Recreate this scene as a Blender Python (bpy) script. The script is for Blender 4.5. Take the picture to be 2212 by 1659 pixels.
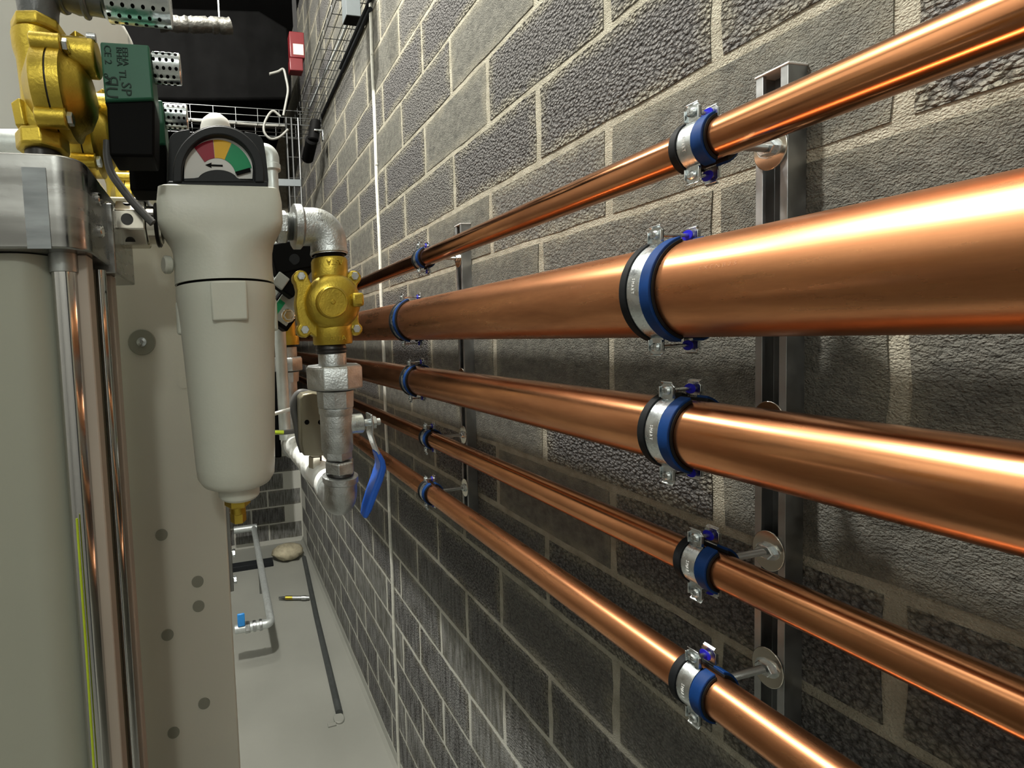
import bpy, math, random
from mathutils import Vector, Matrix
random.seed(7)
PI = math.pi
SC = bpy.context.scene
COL = SC.collection
for o in list(bpy.data.objects): bpy.data.objects.remove(o)

# ------------------------------------------------------------------ camera
CAMZ = 2.72
F, PX, PY = 896.91, 660.31, 771.63
RM = ((0.97818357, -0.20239386, -0.04683611), (-0.05518948, -0.03582530, -0.99783299), (0.20027735, 0.97864870, -0.04621373))
cd = bpy.data.cameras.new('camera'); cam = bpy.data.objects.new('camera', cd); COL.objects.link(cam)
cd.sensor_fit = 'HORIZONTAL'; cd.sensor_width = 36; cd.lens = F / 2212 * 36
cd.shift_x = (1106 - PX) / 2212; cd.shift_y = (PY - 829.5) / 2212
cd.clip_start = .02; cd.clip_end = 60
r, d, f = [Vector(x) for x in RM]
cam.matrix_world = Matrix(((r.x, -d.x, -f.x, 0), (r.y, -d.y, -f.y, 0), (r.z, -d.z, -f.z, CAMZ), (0, 0, 0, 1)))
SC.camera = cam

# ------------------------------------------------------------------ light and exposure
w = bpy.data.worlds.new('world'); SC.world = w; w.use_nodes = True
w.node_tree.nodes['Background'].inputs[0].default_value = (.8, .9, 1, 1)
w.node_tree.nodes['Background'].inputs[1].default_value = .02
def area(name, loc, sx, sy, power, target, col=(1, .97, .9)):
    l = bpy.data.lights.new(name, 'AREA'); l.shape = 'RECTANGLE'; l.size = sx; l.size_y = sy; l.energy = power; l.color = col
    o = bpy.data.objects.new(name, l); COL.objects.link(o); o.location = loc
    o.rotation_euler = (Vector(target) - Vector(loc)).to_track_quat('-Z', 'Y').to_euler()
    return o
def bulb(name, loc, power, rad, col=(1, .97, .9)):
    l = bpy.data.lights.new(name, 'POINT'); l.energy = power; l.shadow_soft_size = rad; l.color = col
    o = bpy.data.objects.new(name, l); COL.objects.link(o); o.location = loc
bulb('ceiling_light_main', (-.30, 1.05, 5.60), 690, .06)
bulb('added_light_far', (-.40, 2.6, 5.60), 130, .07)  # extra lamp added to lengthen the highlights on the pipes
bulb('ceiling_light_near', (-.30, -2.0, 4.3), 56, .12, (.97, 1, .93))
bulb('fill_light_low', (-1.9, -1.9, 4.2), 18, .12, (.95, 1, .93))  # weak fill added to lift the shade, no known lamp here
SC.view_settings.view_transform = 'Standard'; SC.view_settings.look = 'None'
SC.view_settings.exposure = 0; SC.view_settings.gamma = 1; SC.view_settings.use_curve_mapping = False

# ------------------------------------------------------------------ materials
def nt(name):
    m = bpy.data.materials.new(name); m.use_nodes = True
    return m, m.node_tree, m.node_tree.nodes['Principled BSDF']
def mat(name, col, metal=0, rough=.5, var=.08, vscale=30, bump=0, bscale=200, rvar=0, coat=0, stretch=None, spec=.5):
    m, t, b = nt(name); N = t.nodes; L = t.links; b.inputs['Specular IOR Level'].default_value = spec
    b.inputs['Metallic'].default_value = metal; b.inputs['Roughness'].default_value = rough
    if coat: b.inputs['Coat Weight'].default_value = coat; b.inputs['Coat Roughness'].default_value = .15
    tc = N.new('ShaderNodeTexCoord'); src = tc.outputs['Object']
    if stretch:
        mp = N.new('ShaderNodeMapping'); mp.inputs['Scale'].default_value = stretch
        L.new(src, mp.inputs[0]); src = mp.outputs[0]
    nz = N.new('ShaderNodeTexNoise'); nz.inputs['Scale'].default_value = vscale; nz.inputs['Detail'].default_value = 5
    L.new(src, nz.inputs[0])
    cr = N.new('ShaderNodeValToRGB'); e = cr.color_ramp.elements
    e[0].position = .3; e[1].position = .7
    e[0].color = tuple(max(0, c * (1 - var)) for c in col) + (1,); e[1].color = tuple(min(1, c * (1 + var)) for c in col) + (1,)
    L.new(nz.outputs[0], cr.inputs[0]); L.new(cr.outputs[0], b.inputs['Base Color'])
    if rvar:
        mr = N.new('ShaderNodeMapRange'); mr.inputs[1].default_value = .3; mr.inputs[2].default_value = .7
        mr.inputs[3].default_value = max(.03, rough - rvar); mr.inputs[4].default_value = rough + rvar
        L.new(nz.outputs[0], mr.inputs[0]); L.new(mr.outputs[0], b.inputs['Roughness'])
    if bump:
        n2 = N.new('ShaderNodeTexNoise'); n2.inputs['Scale'].default_value = bscale; n2.inputs['Detail'].default_value = 3
        L.new(tc.outputs['Object'], n2.inputs[0])
        bp = N.new('ShaderNodeBump'); bp.inputs['Distance'].default_value = bump; bp.inputs['Strength'].default_value = 1
        L.new(n2.outputs[0], bp.inputs['Height']); L.new(bp.outputs[0], b.inputs['Normal'])
    return m
def copper(name, rough, seed, base=(.68, .31, .145)):
    m, t, b = nt(name); N = t.nodes; L = t.links
    b.inputs['Metallic'].default_value = 1
    tc = N.new('ShaderNodeTexCoord')
    mp = N.new('ShaderNodeMapping'); mp.inputs['Scale'].default_value = (1, .22, 1); mp.inputs['Location'].default_value = (seed, seed * 2, 0)
    L.new(tc.outputs['Object'], mp.inputs[0])
    a = N.new('ShaderNodeTexNoise'); a.inputs['Scale'].default_value = 22; a.inputs['Detail'].default_value = 6; a.inputs['Roughness'].default_value = .6
    L.new(mp.outputs[0], a.inputs[0])
    cr = N.new('ShaderNodeValToRGB'); e = cr.color_ramp.elements
    e[0].position = .28; e[1].position = .72
    e[0].color = (base[0] * .66, base[1] * .60, base[2] * .58, 1); e[1].color = tuple(min(1, c * 1.18) for c in base) + (1,)
    L.new(a.outputs[0], cr.inputs[0]); L.new(cr.outputs[0], b.inputs['Base Color'])
    mr = N.new('ShaderNodeMapRange'); mr.inputs[1].default_value = .3; mr.inputs[2].default_value = .7
    mr.inputs[3].default_value = rough + .08; mr.inputs[4].default_value = rough - .05
    L.new(a.outputs[0], mr.inputs[0]); L.new(mr.outputs[0], b.inputs['Roughness'])
    mp2 = N.new('ShaderNodeMapping'); mp2.inputs['Scale'].default_value = (1, .02, 1)
    L.new(tc.outputs['Object'], mp2.inputs[0])
    g = N.new('ShaderNodeTexNoise'); g.inputs['Scale'].default_value = 500; L.new(mp2.outputs[0], g.inputs[0])
    bp = N.new('ShaderNodeBump'); bp.inputs['Distance'].default_value = .0001; bp.inputs['Strength'].default_value = .2
    L.new(g.outputs[0], bp.inputs['Height']); L.new(bp.outputs[0], b.inputs['Normal'])
    return m
def block_mat(name, mortar=False):
    m, t, b = nt(name); N = t.nodes; L = t.links
    b.inputs['Roughness'].default_value = .92; b.inputs['Specular IOR Level'].default_value = .25
    ge = N.new('ShaderNodeNewGeometry'); P = ge.outputs['Position']
    def noise(s, d=4, r=.55):
        n = N.new('ShaderNodeTexNoise'); n.inputs['Scale'].default_value = s; n.inputs['Detail'].default_value = d; n.inputs['Roughness'].default_value = r
        L.new(P, n.inputs[0]); return n.outputs[0]
    def mth(op, a, c, cl=False):
        n = N.new('ShaderNodeMath'); n.operation = op; n.use_clamp = cl
        for i, v in enumerate((a, c)):
            if isinstance(v, (int, float)): n.inputs[i].default_value = v
            else: L.new(v, n.inputs[i])
        return n.outputs[0]
    def ramp(v, p0, p1, c0, c1):
        n = N.new('ShaderNodeValToRGB'); e = n.color_ramp.elements; e[0].position = p0; e[1].position = p1
        e[0].color = c0 + (1,); e[1].color = c1 + (1,); L.new(v, n.inputs[0]); return n.outputs[0]
    def mix(fac, a, c, bt='MIX'):
        n = N.new('ShaderNodeMix'); n.data_type = 'RGBA'; n.blend_type = bt
        if isinstance(fac, (int, float)): n.inputs[0].default_value = fac
        else: L.new(fac, n.inputs[0])
        for k, v in ((6, a), (7, c)):
            if isinstance(v, tuple): n.inputs[k].default_value = v + (1,)
            else: L.new(v, n.inputs[k])
        return n.outputs[2]
    sz = N.new('ShaderNodeSeparateXYZ'); L.new(P, sz.inputs[0])
    low_glow = N.new('ShaderNodeMapRange'); low_glow.interpolation_type = 'SMOOTHSTEP'; L.new(mth('ADD', sz.outputs[2], mth('MULTIPLY', noise(3, 5), .8)), low_glow.inputs[0])  # paler low wall: some dust, plus lamp brightness put into the colour
    low_glow.inputs[1].default_value = 2.25; low_glow.inputs[2].default_value = 1.45; low_glow.inputs[3].default_value = 0; low_glow.inputs[4].default_value = 1
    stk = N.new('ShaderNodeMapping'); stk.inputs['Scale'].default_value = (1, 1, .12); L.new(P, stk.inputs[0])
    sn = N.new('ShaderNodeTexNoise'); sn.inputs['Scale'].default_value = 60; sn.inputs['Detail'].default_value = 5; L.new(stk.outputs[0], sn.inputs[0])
    dust_and_glow = mth('MULTIPLY', low_glow.outputs[0], mth('MULTIPLY', mth('SUBTRACT', sn.outputs[0], .38), 4.0, True), True)
    oi = N.new('ShaderNodeObjectInfo'); rnd = oi.outputs['Random']
    warp = N.new('ShaderNodeVectorMath'); warp.operation = 'MULTIPLY_ADD'
    nz = N.new('ShaderNodeTexNoise'); nz.inputs['Scale'].default_value = 140; L.new(P, nz.inputs[0])
    L.new(nz.outputs[1], warp.inputs[0]); warp.inputs[1].default_value = (.006, .006, .006); L.new(P, warp.inputs[2])
    v = N.new('ShaderNodeTexVoronoi'); v.inputs['Scale'].default_value = 125; L.new(warp.outputs[0], v.inputs['Vector'])
    v2 = N.new('ShaderNodeTexVoronoi'); v2.inputs['Scale'].default_value = 290; L.new(warp.outputs[0], v2.inputs['Vector'])
    fine = noise(420, 3)
    big = noise(9, 4)
    if mortar:
        c = ramp(noise(25, 5), .3, .7, (.23, .215, .165), (.37, .35, .28))
        c = mix(low_glow.outputs[0], c, (.62, .62, .56))  # low mortar lightened to stand in for stronger light there
        L.new(c, b.inputs['Base Color'])
        h = mth('ADD', mth('MULTIPLY', v2.outputs[0], -.5), mth('MULTIPLY', fine, .6)); dist = .004
    else:
        # some blocks are coarse (popcorn faced), others smooth and dusty
        coarse = ramp(rnd, .35, .75, (0, 0, 0), (1, 1, 1))
        cs = N.new('ShaderNodeSeparateColor'); L.new(coarse, cs.inputs[0]); co = cs.outputs[0]
        patch = mth('MULTIPLY', mth('GREATER_THAN', 1, 0), 1)
        c1 = ramp(noise(40, 6), .3, .75, (.105, .104, .092), (.205, .200, .175))
        c2 = ramp(noise(300, 3), .3, .75, (.080, .078, .080), (.250, .243, .232))
        c = mix(co, c1, c2)
        tc = N.new('ShaderNodeTexCoord'); sx = N.new('ShaderNodeSeparateXYZ'); L.new(tc.outputs['Object'], sx.inputs[0])
        def edge(o_, a_, b_):
            n = N.new('ShaderNodeMapRange'); n.interpolation_type = 'SMOOTHSTEP'; n.inputs[1].default_value = a_; n.inputs[2].default_value = b_
            L.new(mth('ABSOLUTE', o_, 0), n.inputs[0]); return n.outputs[0]
        ed = mth('MAXIMUM', edge(sx.outputs[2], .055, .108), edge(sx.outputs[1], .175, .222))
        fz = mth('MULTIPLY', ed, mth('ADD', mth('MULTIPLY', mth('SUBTRACT', noise(14, 7, .65), .5), 5.0), .75), True)
        fz = mth('MULTIPLY', fz, mth('ADD', mth('MULTIPLY', rnd, .5), .5), True)
        c = mix(fz, c, (.27, .255, .20))
        pit_shade = ramp(v.outputs[0], .42, .72, (1, 1, 1), (.38, .37, .37))  # shade of the open pores painted into the block colour
        c = mix(mth('MULTIPLY', co, .85), c, mix(1, c, pit_shade, 'MULTIPLY'))
        tint = ramp(rnd, 0, 1, (.78, .78, .76), (1.0, 1.0, 1.0))
        c = mix(1, c, tint, 'MULTIPLY')
        c = mix(mth('MULTIPLY', dust_and_glow, .55), c, (.40, .41, .40))
        L.new(c, b.inputs['Base Color'])
        h = mth('ADD', mth('MULTIPLY', v.outputs[0], mth('ADD', mth('MULTIPLY', co, -1.4), -.22)), mth('MULTIPLY', fine, .35))
        h = mth('ADD', h, mth('MULTIPLY', v2.outputs[0], -.25)); dist = .010
    bp = N.new('ShaderNodeBump'); bp.inputs['Distance'].default_value = dist; bp.inputs['Strength'].default_value = 1
    L.new(h, bp.inputs['Height']); L.new(bp.outputs[0], b.inputs['Normal'])
    return m
MT = {
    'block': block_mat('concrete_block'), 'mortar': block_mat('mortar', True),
    'cu1': copper('copper_bright', .15, 1), 'cu2': copper('copper_satin', .28, 4), 'cu3': copper('copper_satin_two', .21, 9),
    'cu4': copper('copper_semi', .20, 14), 'cu5': copper('copper_semi_two', .27, 20),
    'zinc': mat('zinc_plated', (.62, .66, .67), 1, .28, .1, 60, .0002, 250, .08),
    'galv': mat('galvanised_cast', (.50, .52, .52), 1, .42, .18, 70, .0006, 420, .1),
    'galvpipe': mat('galvanised_pipe', (.60, .64, .63), .6, .45, .12, 40, .0003, 200, .1),
    'steelrail': mat('channel_steel', (.36, .37, .37), 1, .46, .12, 30, .0001, 100, .1),
    'rubber': mat('black_rubber', (.006, .007, .008), 0, .6, .2, 50, spec=.18),
    'blue': mat('blue_rubber', (.003, .027, .115), 0, .55, .15, 50, spec=.18),
    'bluep': mat('blue_plastic', (.015, .015, .40), 0, .35, .05, 50, spec=.18),
    'brass': mat('yellow_brass', (.52, .385, .06), 1, .40, .12, 45, .0003, 420, .05),
    'nickel': mat('nickel_plated', (.66, .63, .56), 1, .16, .06, 30),
    'steel': mat('polished_steel', (.55, .55, .54), 1, .12, .1, 20, 0, 100, .05, stretch=(1, 1, .05)),
    'alu': mat('machined_aluminium', (.31, .31, .30), 1, .27, .3, 14, .0001, 120, .12, stretch=(.3, 1, 4)),
    'alumark': mat('brushed_aluminium', (.28, .30, .31), .7, .6, .25, 90, 0, 100, 0, stretch=(.2, 1, 1)),
    'white': mat('filter_cream_paint', (.50, .51, .445), 0, .38, .02, 20, .00015, 300),
    'cream': mat('cabinet_cream_paint', (.47, .455, .385), 0, .42, .03, 5, .0001, 260),
    'column': mat('column_paint', (.33, .34, .28), 0, .4, .03, 4),
    'strip': mat('beige_strip', (.36, .305, .255), 0, .5, .06, 12),
    'plug': mat('grey_plug', (.20, .20, .16), 0, .6, .05, 20),
    'plastic': mat('dark_grey_plastic', (.016, .018, .020), 0, .5, .1, 30, .0001, 300, spec=.18),
    'black': mat('black_plastic', (.0035, .0035, .0035), 0, .6, .1, 30, spec=.05),
    'void': mat('dark_void', (.004, .004, .004), 0, .9, .2, 3),
    'green': mat('coil_green', (.022, .105, .062), 0, .4, .08, 20, spec=.18),
    'ink': mat('coil_print', (.004, .020, .012), 0, .5, .1, 30, spec=.18),
    'dial': mat('dial_white', (.62, .62, .60), 0, .4, .02, 30, spec=.18),
    'red': mat('dial_red', (.28, .012, .03), 0, .4, .05, 30, spec=.18),
    'yellow': mat('dial_yellow', (.72, .42, .02), 0, .4, .05, 30, spec=.18),
    'dgreen': mat('dial_green', (.01, .25, .10), 0, .4, .05, 30, spec=.18),
    'alarm': mat('alarm_red', (.075, .002, .004), 0, .4, .05, 30),
    'tank': mat('tank_grey', (.52, .53, .50), 0, .5, .02, 3),
    'film': mat('wrinkled_film', (.42, .42, .39), .2, .25, .3, 30, .003, 40),
    'foil': mat('aluminium_foil', (.10, .098, .088), .9, .5, .3, 25, .006, 35),
    'tape': mat('grey_tape', (.085, .092, .095), 0, .4, .3, 30, .001, 120),
    'tapewhite': mat('white_tape', (.80, .82, .80), 0, .5, .08, 30, .001, 90),
    'cable': mat('white_cable', (.55, .55, .52), 0, .5, .05, 30),
    'cablegrey': mat('grey_cable', (.10, .10, .10), 0, .4, .1, 30, spec=.18),
    'yg': mat('earth_wire', (.42, .55, .02), 0, .4, .1, 30),
    'blueh': mat('handle_blue', (.012, .09, .46), 0, .35, .06, 30),
    'bluel': mat('handle_light_blue', (.03, .28, .75), 0, .35, .06, 30),
    'olive': mat('bronze_plate', (.20, .185, .13), .55, .4, .08, 20),
    'floor': mat('floor_paint', (.27, .275, .245), 0, .48, .10, 1.4, .0006, 25, .08),
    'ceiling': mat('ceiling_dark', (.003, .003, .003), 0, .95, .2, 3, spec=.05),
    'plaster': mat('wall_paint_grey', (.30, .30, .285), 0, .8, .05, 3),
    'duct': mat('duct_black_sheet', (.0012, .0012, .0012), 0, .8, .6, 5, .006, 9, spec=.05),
    'clear': mat('clear_cup', (.30, .32, .30), 0, .15, .1, 20),
    'steeld': mat('dull_steel', (.30, .31, .30), 1, .45, .1, 30),
    'lance': mat('grey_lance', (.06, .066, .065), .2, .5, .2, 20),
    'bag': mat('beige_bag', (.40, .36, .25), 0, .8, .2, 20, .004, 40),
    'thread': mat('thread_dark', (.03, .028, .027), .6, .35, .3, 60),
    'trunk': mat('trunking_paint', (.10, .115, .12), 0, .5, .05, 30),
    'cablemid': mat('darker_cable', (.15, .15, .135), 0, .5, .05, 30),  # darker tone of the white cable
    'wire': mat('basket_wire', (.13, .135, .135), 1, .4, .1, 30),
    'conduit': mat('conduit_white', (.56, .56, .50), 0, .6, .12, 40, .0008, 90),
}

# ------------------------------------------------------------------ helpers
def at(u, v, Y=None, X=None, Z=None):
    """a point of the place seen at (u, v) and lying in the plane Y, X or Z"""
    c = ((u - PX) / F, (v - PY) / F, 1.0)
    dv = [sum(RM[k][i] * c[k] for k in range(3)) for i in range(3)]
    t = Y / dv[1] if Y is not None else (X / dv[0] if X is not None else (Z - CAMZ) / dv[2])
    return Vector((dv[0] * t, dv[1] * t, dv[2] * t + CAMZ))
def zc(p): return RM[2][0] * p.x + RM[2][1] * p.y + RM[2][2] * (p.z - CAMZ)
def frame(ax):
    a = Vector(ax).normalized()
    u = a.cross(Vector((0, 0, 1)) if abs(a.z) < .9 else Vector((0, 1, 0))).normalized()
    return a, u, a.cross(u)
def cr(pts, n=6):
    P = [Vector(p) for p in pts]; P = [P[0] * 2 - P[1]] + P + [P[-1] * 2 - P[-2]]; out = []
    for i in range(1, len(P) - 2):
        a, b, c, d = P[i - 1:i + 3]
        for k in range(n):
            t = k / n; out.append(.5 * ((2 * b) + (c - a) * t + (2 * a - 5 * b + 4 * c - d) * t * t + (3 * b - a - 3 * c + d) * t ** 3))
    return out + [P[-2]]
class MB:
    def __init__(s): s.v = []; s.f = []; s.m = []; s.cur = 0
    def add(s, vs, fs):
        o = len(s.v); s.v += [tuple(x) for x in vs]; s.f += [tuple(i + o for i in q) for q in fs]; s.m += [s.cur] * len(fs); return s
    def box(s, a, b):
        x0, y0, z0 = a; x1, y1, z1 = b
        return s.add([(x, y, z) for x in (x0, x1) for y in (y0, y1) for z in (z0, z1)],
                     [(0, 1, 3, 2), (4, 6, 7, 5), (0, 4, 5, 1), (2, 3, 7, 6), (0, 2, 6, 4), (1, 5, 7, 3)])
    def obox(s, c, ax, h):
        c = Vector(c); vs = [c + ax[0] * h[0] * i + ax[1] * h[1] * j + ax[2] * h[2] * k for i in (-1, 1) for j in (-1, 1) for k in (-1, 1)]
        return s.add(vs, [(0, 1, 3, 2), (4, 6, 7, 5), (0, 4, 5, 1), (2, 3, 7, 6), (0, 2, 6, 4), (1, 5, 7, 3)])
    def lathe(s, prof, o, ax, n=28, ph=0):
        a, u, w_ = frame(ax); o = Vector(o); vs = []; fs = []
        for (r_, t) in prof:
            for k in range(n):
                q = 2 * PI * k / n + ph; vs.append(o + a * t + (u * math.cos(q) + w_ * math.sin(q)) * max(r_, 1e-5))
        for i in range(len(prof) - 1):
            for k in range(n):
                k2 = (k + 1) % n; fs.append((i * n + k, i * n + k2, (i + 1) * n + k2, (i + 1) * n + k))
        fs.append(tuple(range(n))[::-1]); e = (len(prof) - 1) * n; fs.append(tuple(range(e, e + n)))
        return s.add(vs, fs)
    def cyl(s, a, b, r_, n=20, r2=None, ch=0):
        a = Vector(a); b = Vector(b); L_ = (b - a).length; r2 = r_ if r2 is None else r2
        pr = [(r_, 0), (r2, L_)] if not ch else [(r_ - ch, 0), (r_, ch), (r2, L_ - ch), (r2 - ch, L_)]
        return s.lathe(pr, a, b - a, n)
    def hexa(s, a, b, r_, ph=0, n=6):
        a = Vector(a); b = Vector(b); L_ = (b - a).length; c = min(r_ * .1, L_ * .2)
        return s.lathe([(r_ * .9, 0), (r_, c), (r_, L_ - c), (r_ * .9, L_)], a, b - a, n, ph)
    def tube(s, pts, r_, n=12, closed=False, radii=None):
        pts = [Vector(p) for p in pts]; vs = []; fs = []; N_ = len(pts); prev = None
        for i, p in enumerate(pts):
            t = (pts[min(i + 1, N_ - 1)] - pts[max(i - 1, 0)]).normalized()
            if prev is None: a, u, w_ = frame(t)
            else:
                u = prev - t * prev.dot(t); u.normalize(); w_ = t.cross(u)
            prev = u; rr = radii[i] if radii else r_
            for k in range(n):
                q = 2 * PI * k / n; vs.append(p + (u * math.cos(q) + w_ * math.sin(q)) * rr)
        for i in range(N_ - 1):
            for k in range(n):
                k2 = (k + 1) % n; fs.append((i * n + k, i * n + k2, (i + 1) * n + k2, (i + 1) * n + k))
        fs.append(tuple(range(n))[::-1]); e = (N_ - 1) * n; fs.append(tuple(range(e, e + n)))
        return s.add(vs, fs)
    def prism(s, pts, vec):
        pts = [Vector(p) for p in pts]; n = len(pts); vec = Vector(vec)
        fs = [tuple(range(n)), tuple(range(2 * n - 1, n - 1, -1))] + [(i, i + n, (i + 1) % n + n, (i + 1) % n) for i in range(n)]
        return s.add(pts + [p + vec for p in pts], fs)
    def ring(s, c, r0, r1, y0, y1, a0, a1, n=32):
        """piece of a ring about an axis along Y; angles in degrees, 0 = +X, 90 = up"""
        c = Vector(c); vs = []; fs = []
        for i in range(n + 1):
            q = math.radians(a0 + (a1 - a0) * i / n); cx, cz = math.cos(q), math.sin(q)
            for (rr, yy) in ((r0, y0), (r1, y0), (r1, y1), (r0, y1)): vs.append((c.x + cx * rr, c.y + yy, c.z + cz * rr))
        for i in range(n):
            for k in range(4): fs.append((i * 4 + k, i * 4 + (k + 1) % 4, (i + 1) * 4 + (k + 1) % 4, (i + 1) * 4 + k))
        fs += [(3, 2, 1, 0), (n * 4, n * 4 + 1, n * 4 + 2, n * 4 + 3)]
        return s.add(vs, fs)
def mk(name, mb, m, parent=None, bevel=0, smooth=35, seg=2):
    me = bpy.data.meshes.new(name); me.from_pydata(mb.v, [], mb.f); me.validate()
    ms = m if isinstance(m, (list, tuple)) else [m]
    for q in ms: me.materials.append(MT[q])
    if len(ms) > 1 and len(me.polygons) == len(mb.m): me.polygons.foreach_set('material_index', mb.m)
    bm_fix(me)
    if smooth:
        me.polygons.foreach_set('use_smooth', [True] * len(me.polygons)); me.set_sharp_from_angle(angle=math.radians(smooth))
    me.update()
    o = bpy.data.objects.new(name, me); COL.objects.link(o)
    if parent: o.parent = parent
    if bevel:
        b = o.modifiers.new('bevel', 'BEVEL'); b.width = bevel; b.segments = seg; b.limit_method = 'ANGLE'; b.angle_limit = math.radians(40)
    return o
import bmesh
def bm_fix(me):
    b = bmesh.new(); b.from_mesh(me); bmesh.ops.recalc_face_normals(b, faces=b.faces); b.to_mesh(me); b.free()
def tag(o, label, cat=None, group=None, kind=None):
    if label: o['label'] = label
    if cat: o['category'] = cat
    if group: o['group'] = group
    if kind: o['kind'] = kind
    return o
def thing(name, label, cat, loc=(0, 0, 0), group=None):
    o = bpy.data.objects.new(name, None); o.empty_display_size = .02; COL.objects.link(o); o.location = loc
    return tag(o, label, cat, group)
# parts are written in world coordinates and moved into the local space of their thing
def part(name, mb, m, par, bevel=0, smooth=35, label=None, seg=2):
    o = mk(name, mb, m, None, bevel, smooth, seg); o.parent = par
    root = par
    while root.parent: root = root.parent
    o.data.transform(Matrix.Translation(-root.location))
    if label: o['label'] = label
    return o
def solo(name, mb, m, label, cat, bevel=0, smooth=35, group=None): return tag(mk(name, mb, m, None, bevel, smooth), label, cat, group)
def struct(name, mb, m, bevel=0, smooth=0):
    o = mk(name, mb, m, None, bevel, smooth); o['kind'] = 'structure'; return o
def copy_tree(o, delta, par=None):
    c = o.copy(); COL.objects.link(c)
    if par is None: c.location = Vector(o.location) + Vector(delta)
    else: c.parent = par
    for ch in list(o.children): copy_tree(ch, delta, c)
    return c
def arc2(cx, cz, r_, a0, a1, n):
    return [(cx + r_ * math.cos(math.radians(a0 + (a1 - a0) * i / n)), cz + r_ * math.sin(math.radians(a0 + (a1 - a0) * i / n))) for i in range(n + 1)]
def text_mesh(name, s, size, depth, M_, m, par):
    cu = bpy.data.curves.new('t', 'FONT'); cu.body = s; cu.size = size; cu.extrude = depth; cu.align_x = 'CENTER'; cu.align_y = 'CENTER'; cu.resolution_u = 2
    to = bpy.data.objects.new('t', cu); COL.objects.link(to)
    dg = bpy.context.evaluated_depsgraph_get(); me = bpy.data.meshes.new_from_object(to.evaluated_get(dg)); bpy.data.objects.remove(to)
    me.transform(M_); me.materials.clear(); me.materials.append(MT[m]); me.name = name
    o = bpy.data.objects.new(name, me); COL.objects.link(o); o.parent = par
    root = par
    while root.parent: root = root.parent
    me.transform(Matrix.Translation(-root.location))
    return o
FRONT = Matrix(((1, 0, 0, 0), (0, 0, -1, 0), (0, 1, 0, 0), (0, 0, 0, 1)))   # text in XY -> facing -Y

# ------------------------------------------------------------------ setting: block walls
WX = .9534
ZT, YB = 6.05, 5.40
JZ = [CAMZ + 1.3832 - .225 * k for k in range(-9, 19)]    # bed joints, top to bottom
def block_mesh(seed, L_=.4335, H_=.2085):
    rd = random.Random(seed); nx, nz = 6, 3; m = MB(); vs = []; fs = []
    for i in range(nx + 1):
        for k in range(nz + 1):
            e = i in (0, nx) or k in (0, nz)
            y = -L_ / 2 + L_ * i / nx + rd.uniform(-.0025, .0025) - (math.copysign(.002, i - nx / 2) if i in (0, nx) else 0)
            z = -H_ / 2 + H_ * k / nz + rd.uniform(-.0024, .0024) - (math.copysign(.002, k - nz / 2) if k in (0, nz) else 0)
            x = rd.uniform(-.0008, .0008) + (.0010 if e else 0)
            vs.append((x, y, z))
    id_ = lambda i, k: i * (nz + 1) + k
    for i in range(nx):
        for k in range(nz): fs.append((id_(i, k), id_(i, k + 1), id_(i + 1, k + 1), id_(i + 1, k)))
    loop = [(i, 0) for i in range(nx)] + [(nx, k) for k in range(nz)] + [(i, nz) for i in range(nx, 0, -1)] + [(0, k) for k in range(nz, 0, -1)]
    b0 = len(vs)
    for (i, k) in loop: x, y, z = vs[id_(i, k)]; vs.append((.03, y * 1.004, z * 1.006))
    n = len(loop)
    for q in range(n): fs.append((id_(*loop[q]), id_(*loop[(q + 1) % n]), b0 + (q + 1) % n, b0 + q))
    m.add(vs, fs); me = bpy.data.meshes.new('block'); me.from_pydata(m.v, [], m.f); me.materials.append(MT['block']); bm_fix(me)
    me.polygons.foreach_set('use_smooth', [True] * len(me.polygons)); me.set_sharp_from_angle(angle=math.radians(40))
    return me
BM = [block_mesh(s) for s in range(9)]
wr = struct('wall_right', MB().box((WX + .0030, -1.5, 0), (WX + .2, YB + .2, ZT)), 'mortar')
far_blocks = MB()
rd = random.Random(3)
for k in range(len(JZ) - 1):
    kk = k - 9; zmid = (JZ[k] + JZ[k + 1]) / 2
    for j in range(-6, 30):
        n = 2 * j + (kk % 2)
        yc = 2.2109 - .225 * n + .225
        if yc > YB - .05 or yc < -.9: continue
        # individually built where the photograph shows them
        p = Vector((WX, yc, zmid)); z_ = zc(p)
        u = PX + F * (RM[0][0] * p.x + RM[0][1] * p.y + RM[0][2] * (p.z - CAMZ)) / max(z_, .05)
        v = PY + F * (RM[1][0] * p.x + RM[1][1] * p.y + RM[1][2] * (p.z - CAMZ)) / max(z_, .05)
        vis = z_ > .1 and -400 < v < 2060 and u < 2900
        if vis:
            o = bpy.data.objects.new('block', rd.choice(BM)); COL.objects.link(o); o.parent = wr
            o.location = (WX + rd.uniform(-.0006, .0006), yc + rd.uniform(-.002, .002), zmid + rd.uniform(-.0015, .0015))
        elif zmid < ZT - .1:
            far_blocks.box((WX, yc - .219, zmid - .106), (WX + .03, yc + .219, zmid + .106))
fb = mk('block_field', far_blocks, 'block', wr, 0, 0); fb['kind'] = 'stuff'
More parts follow.
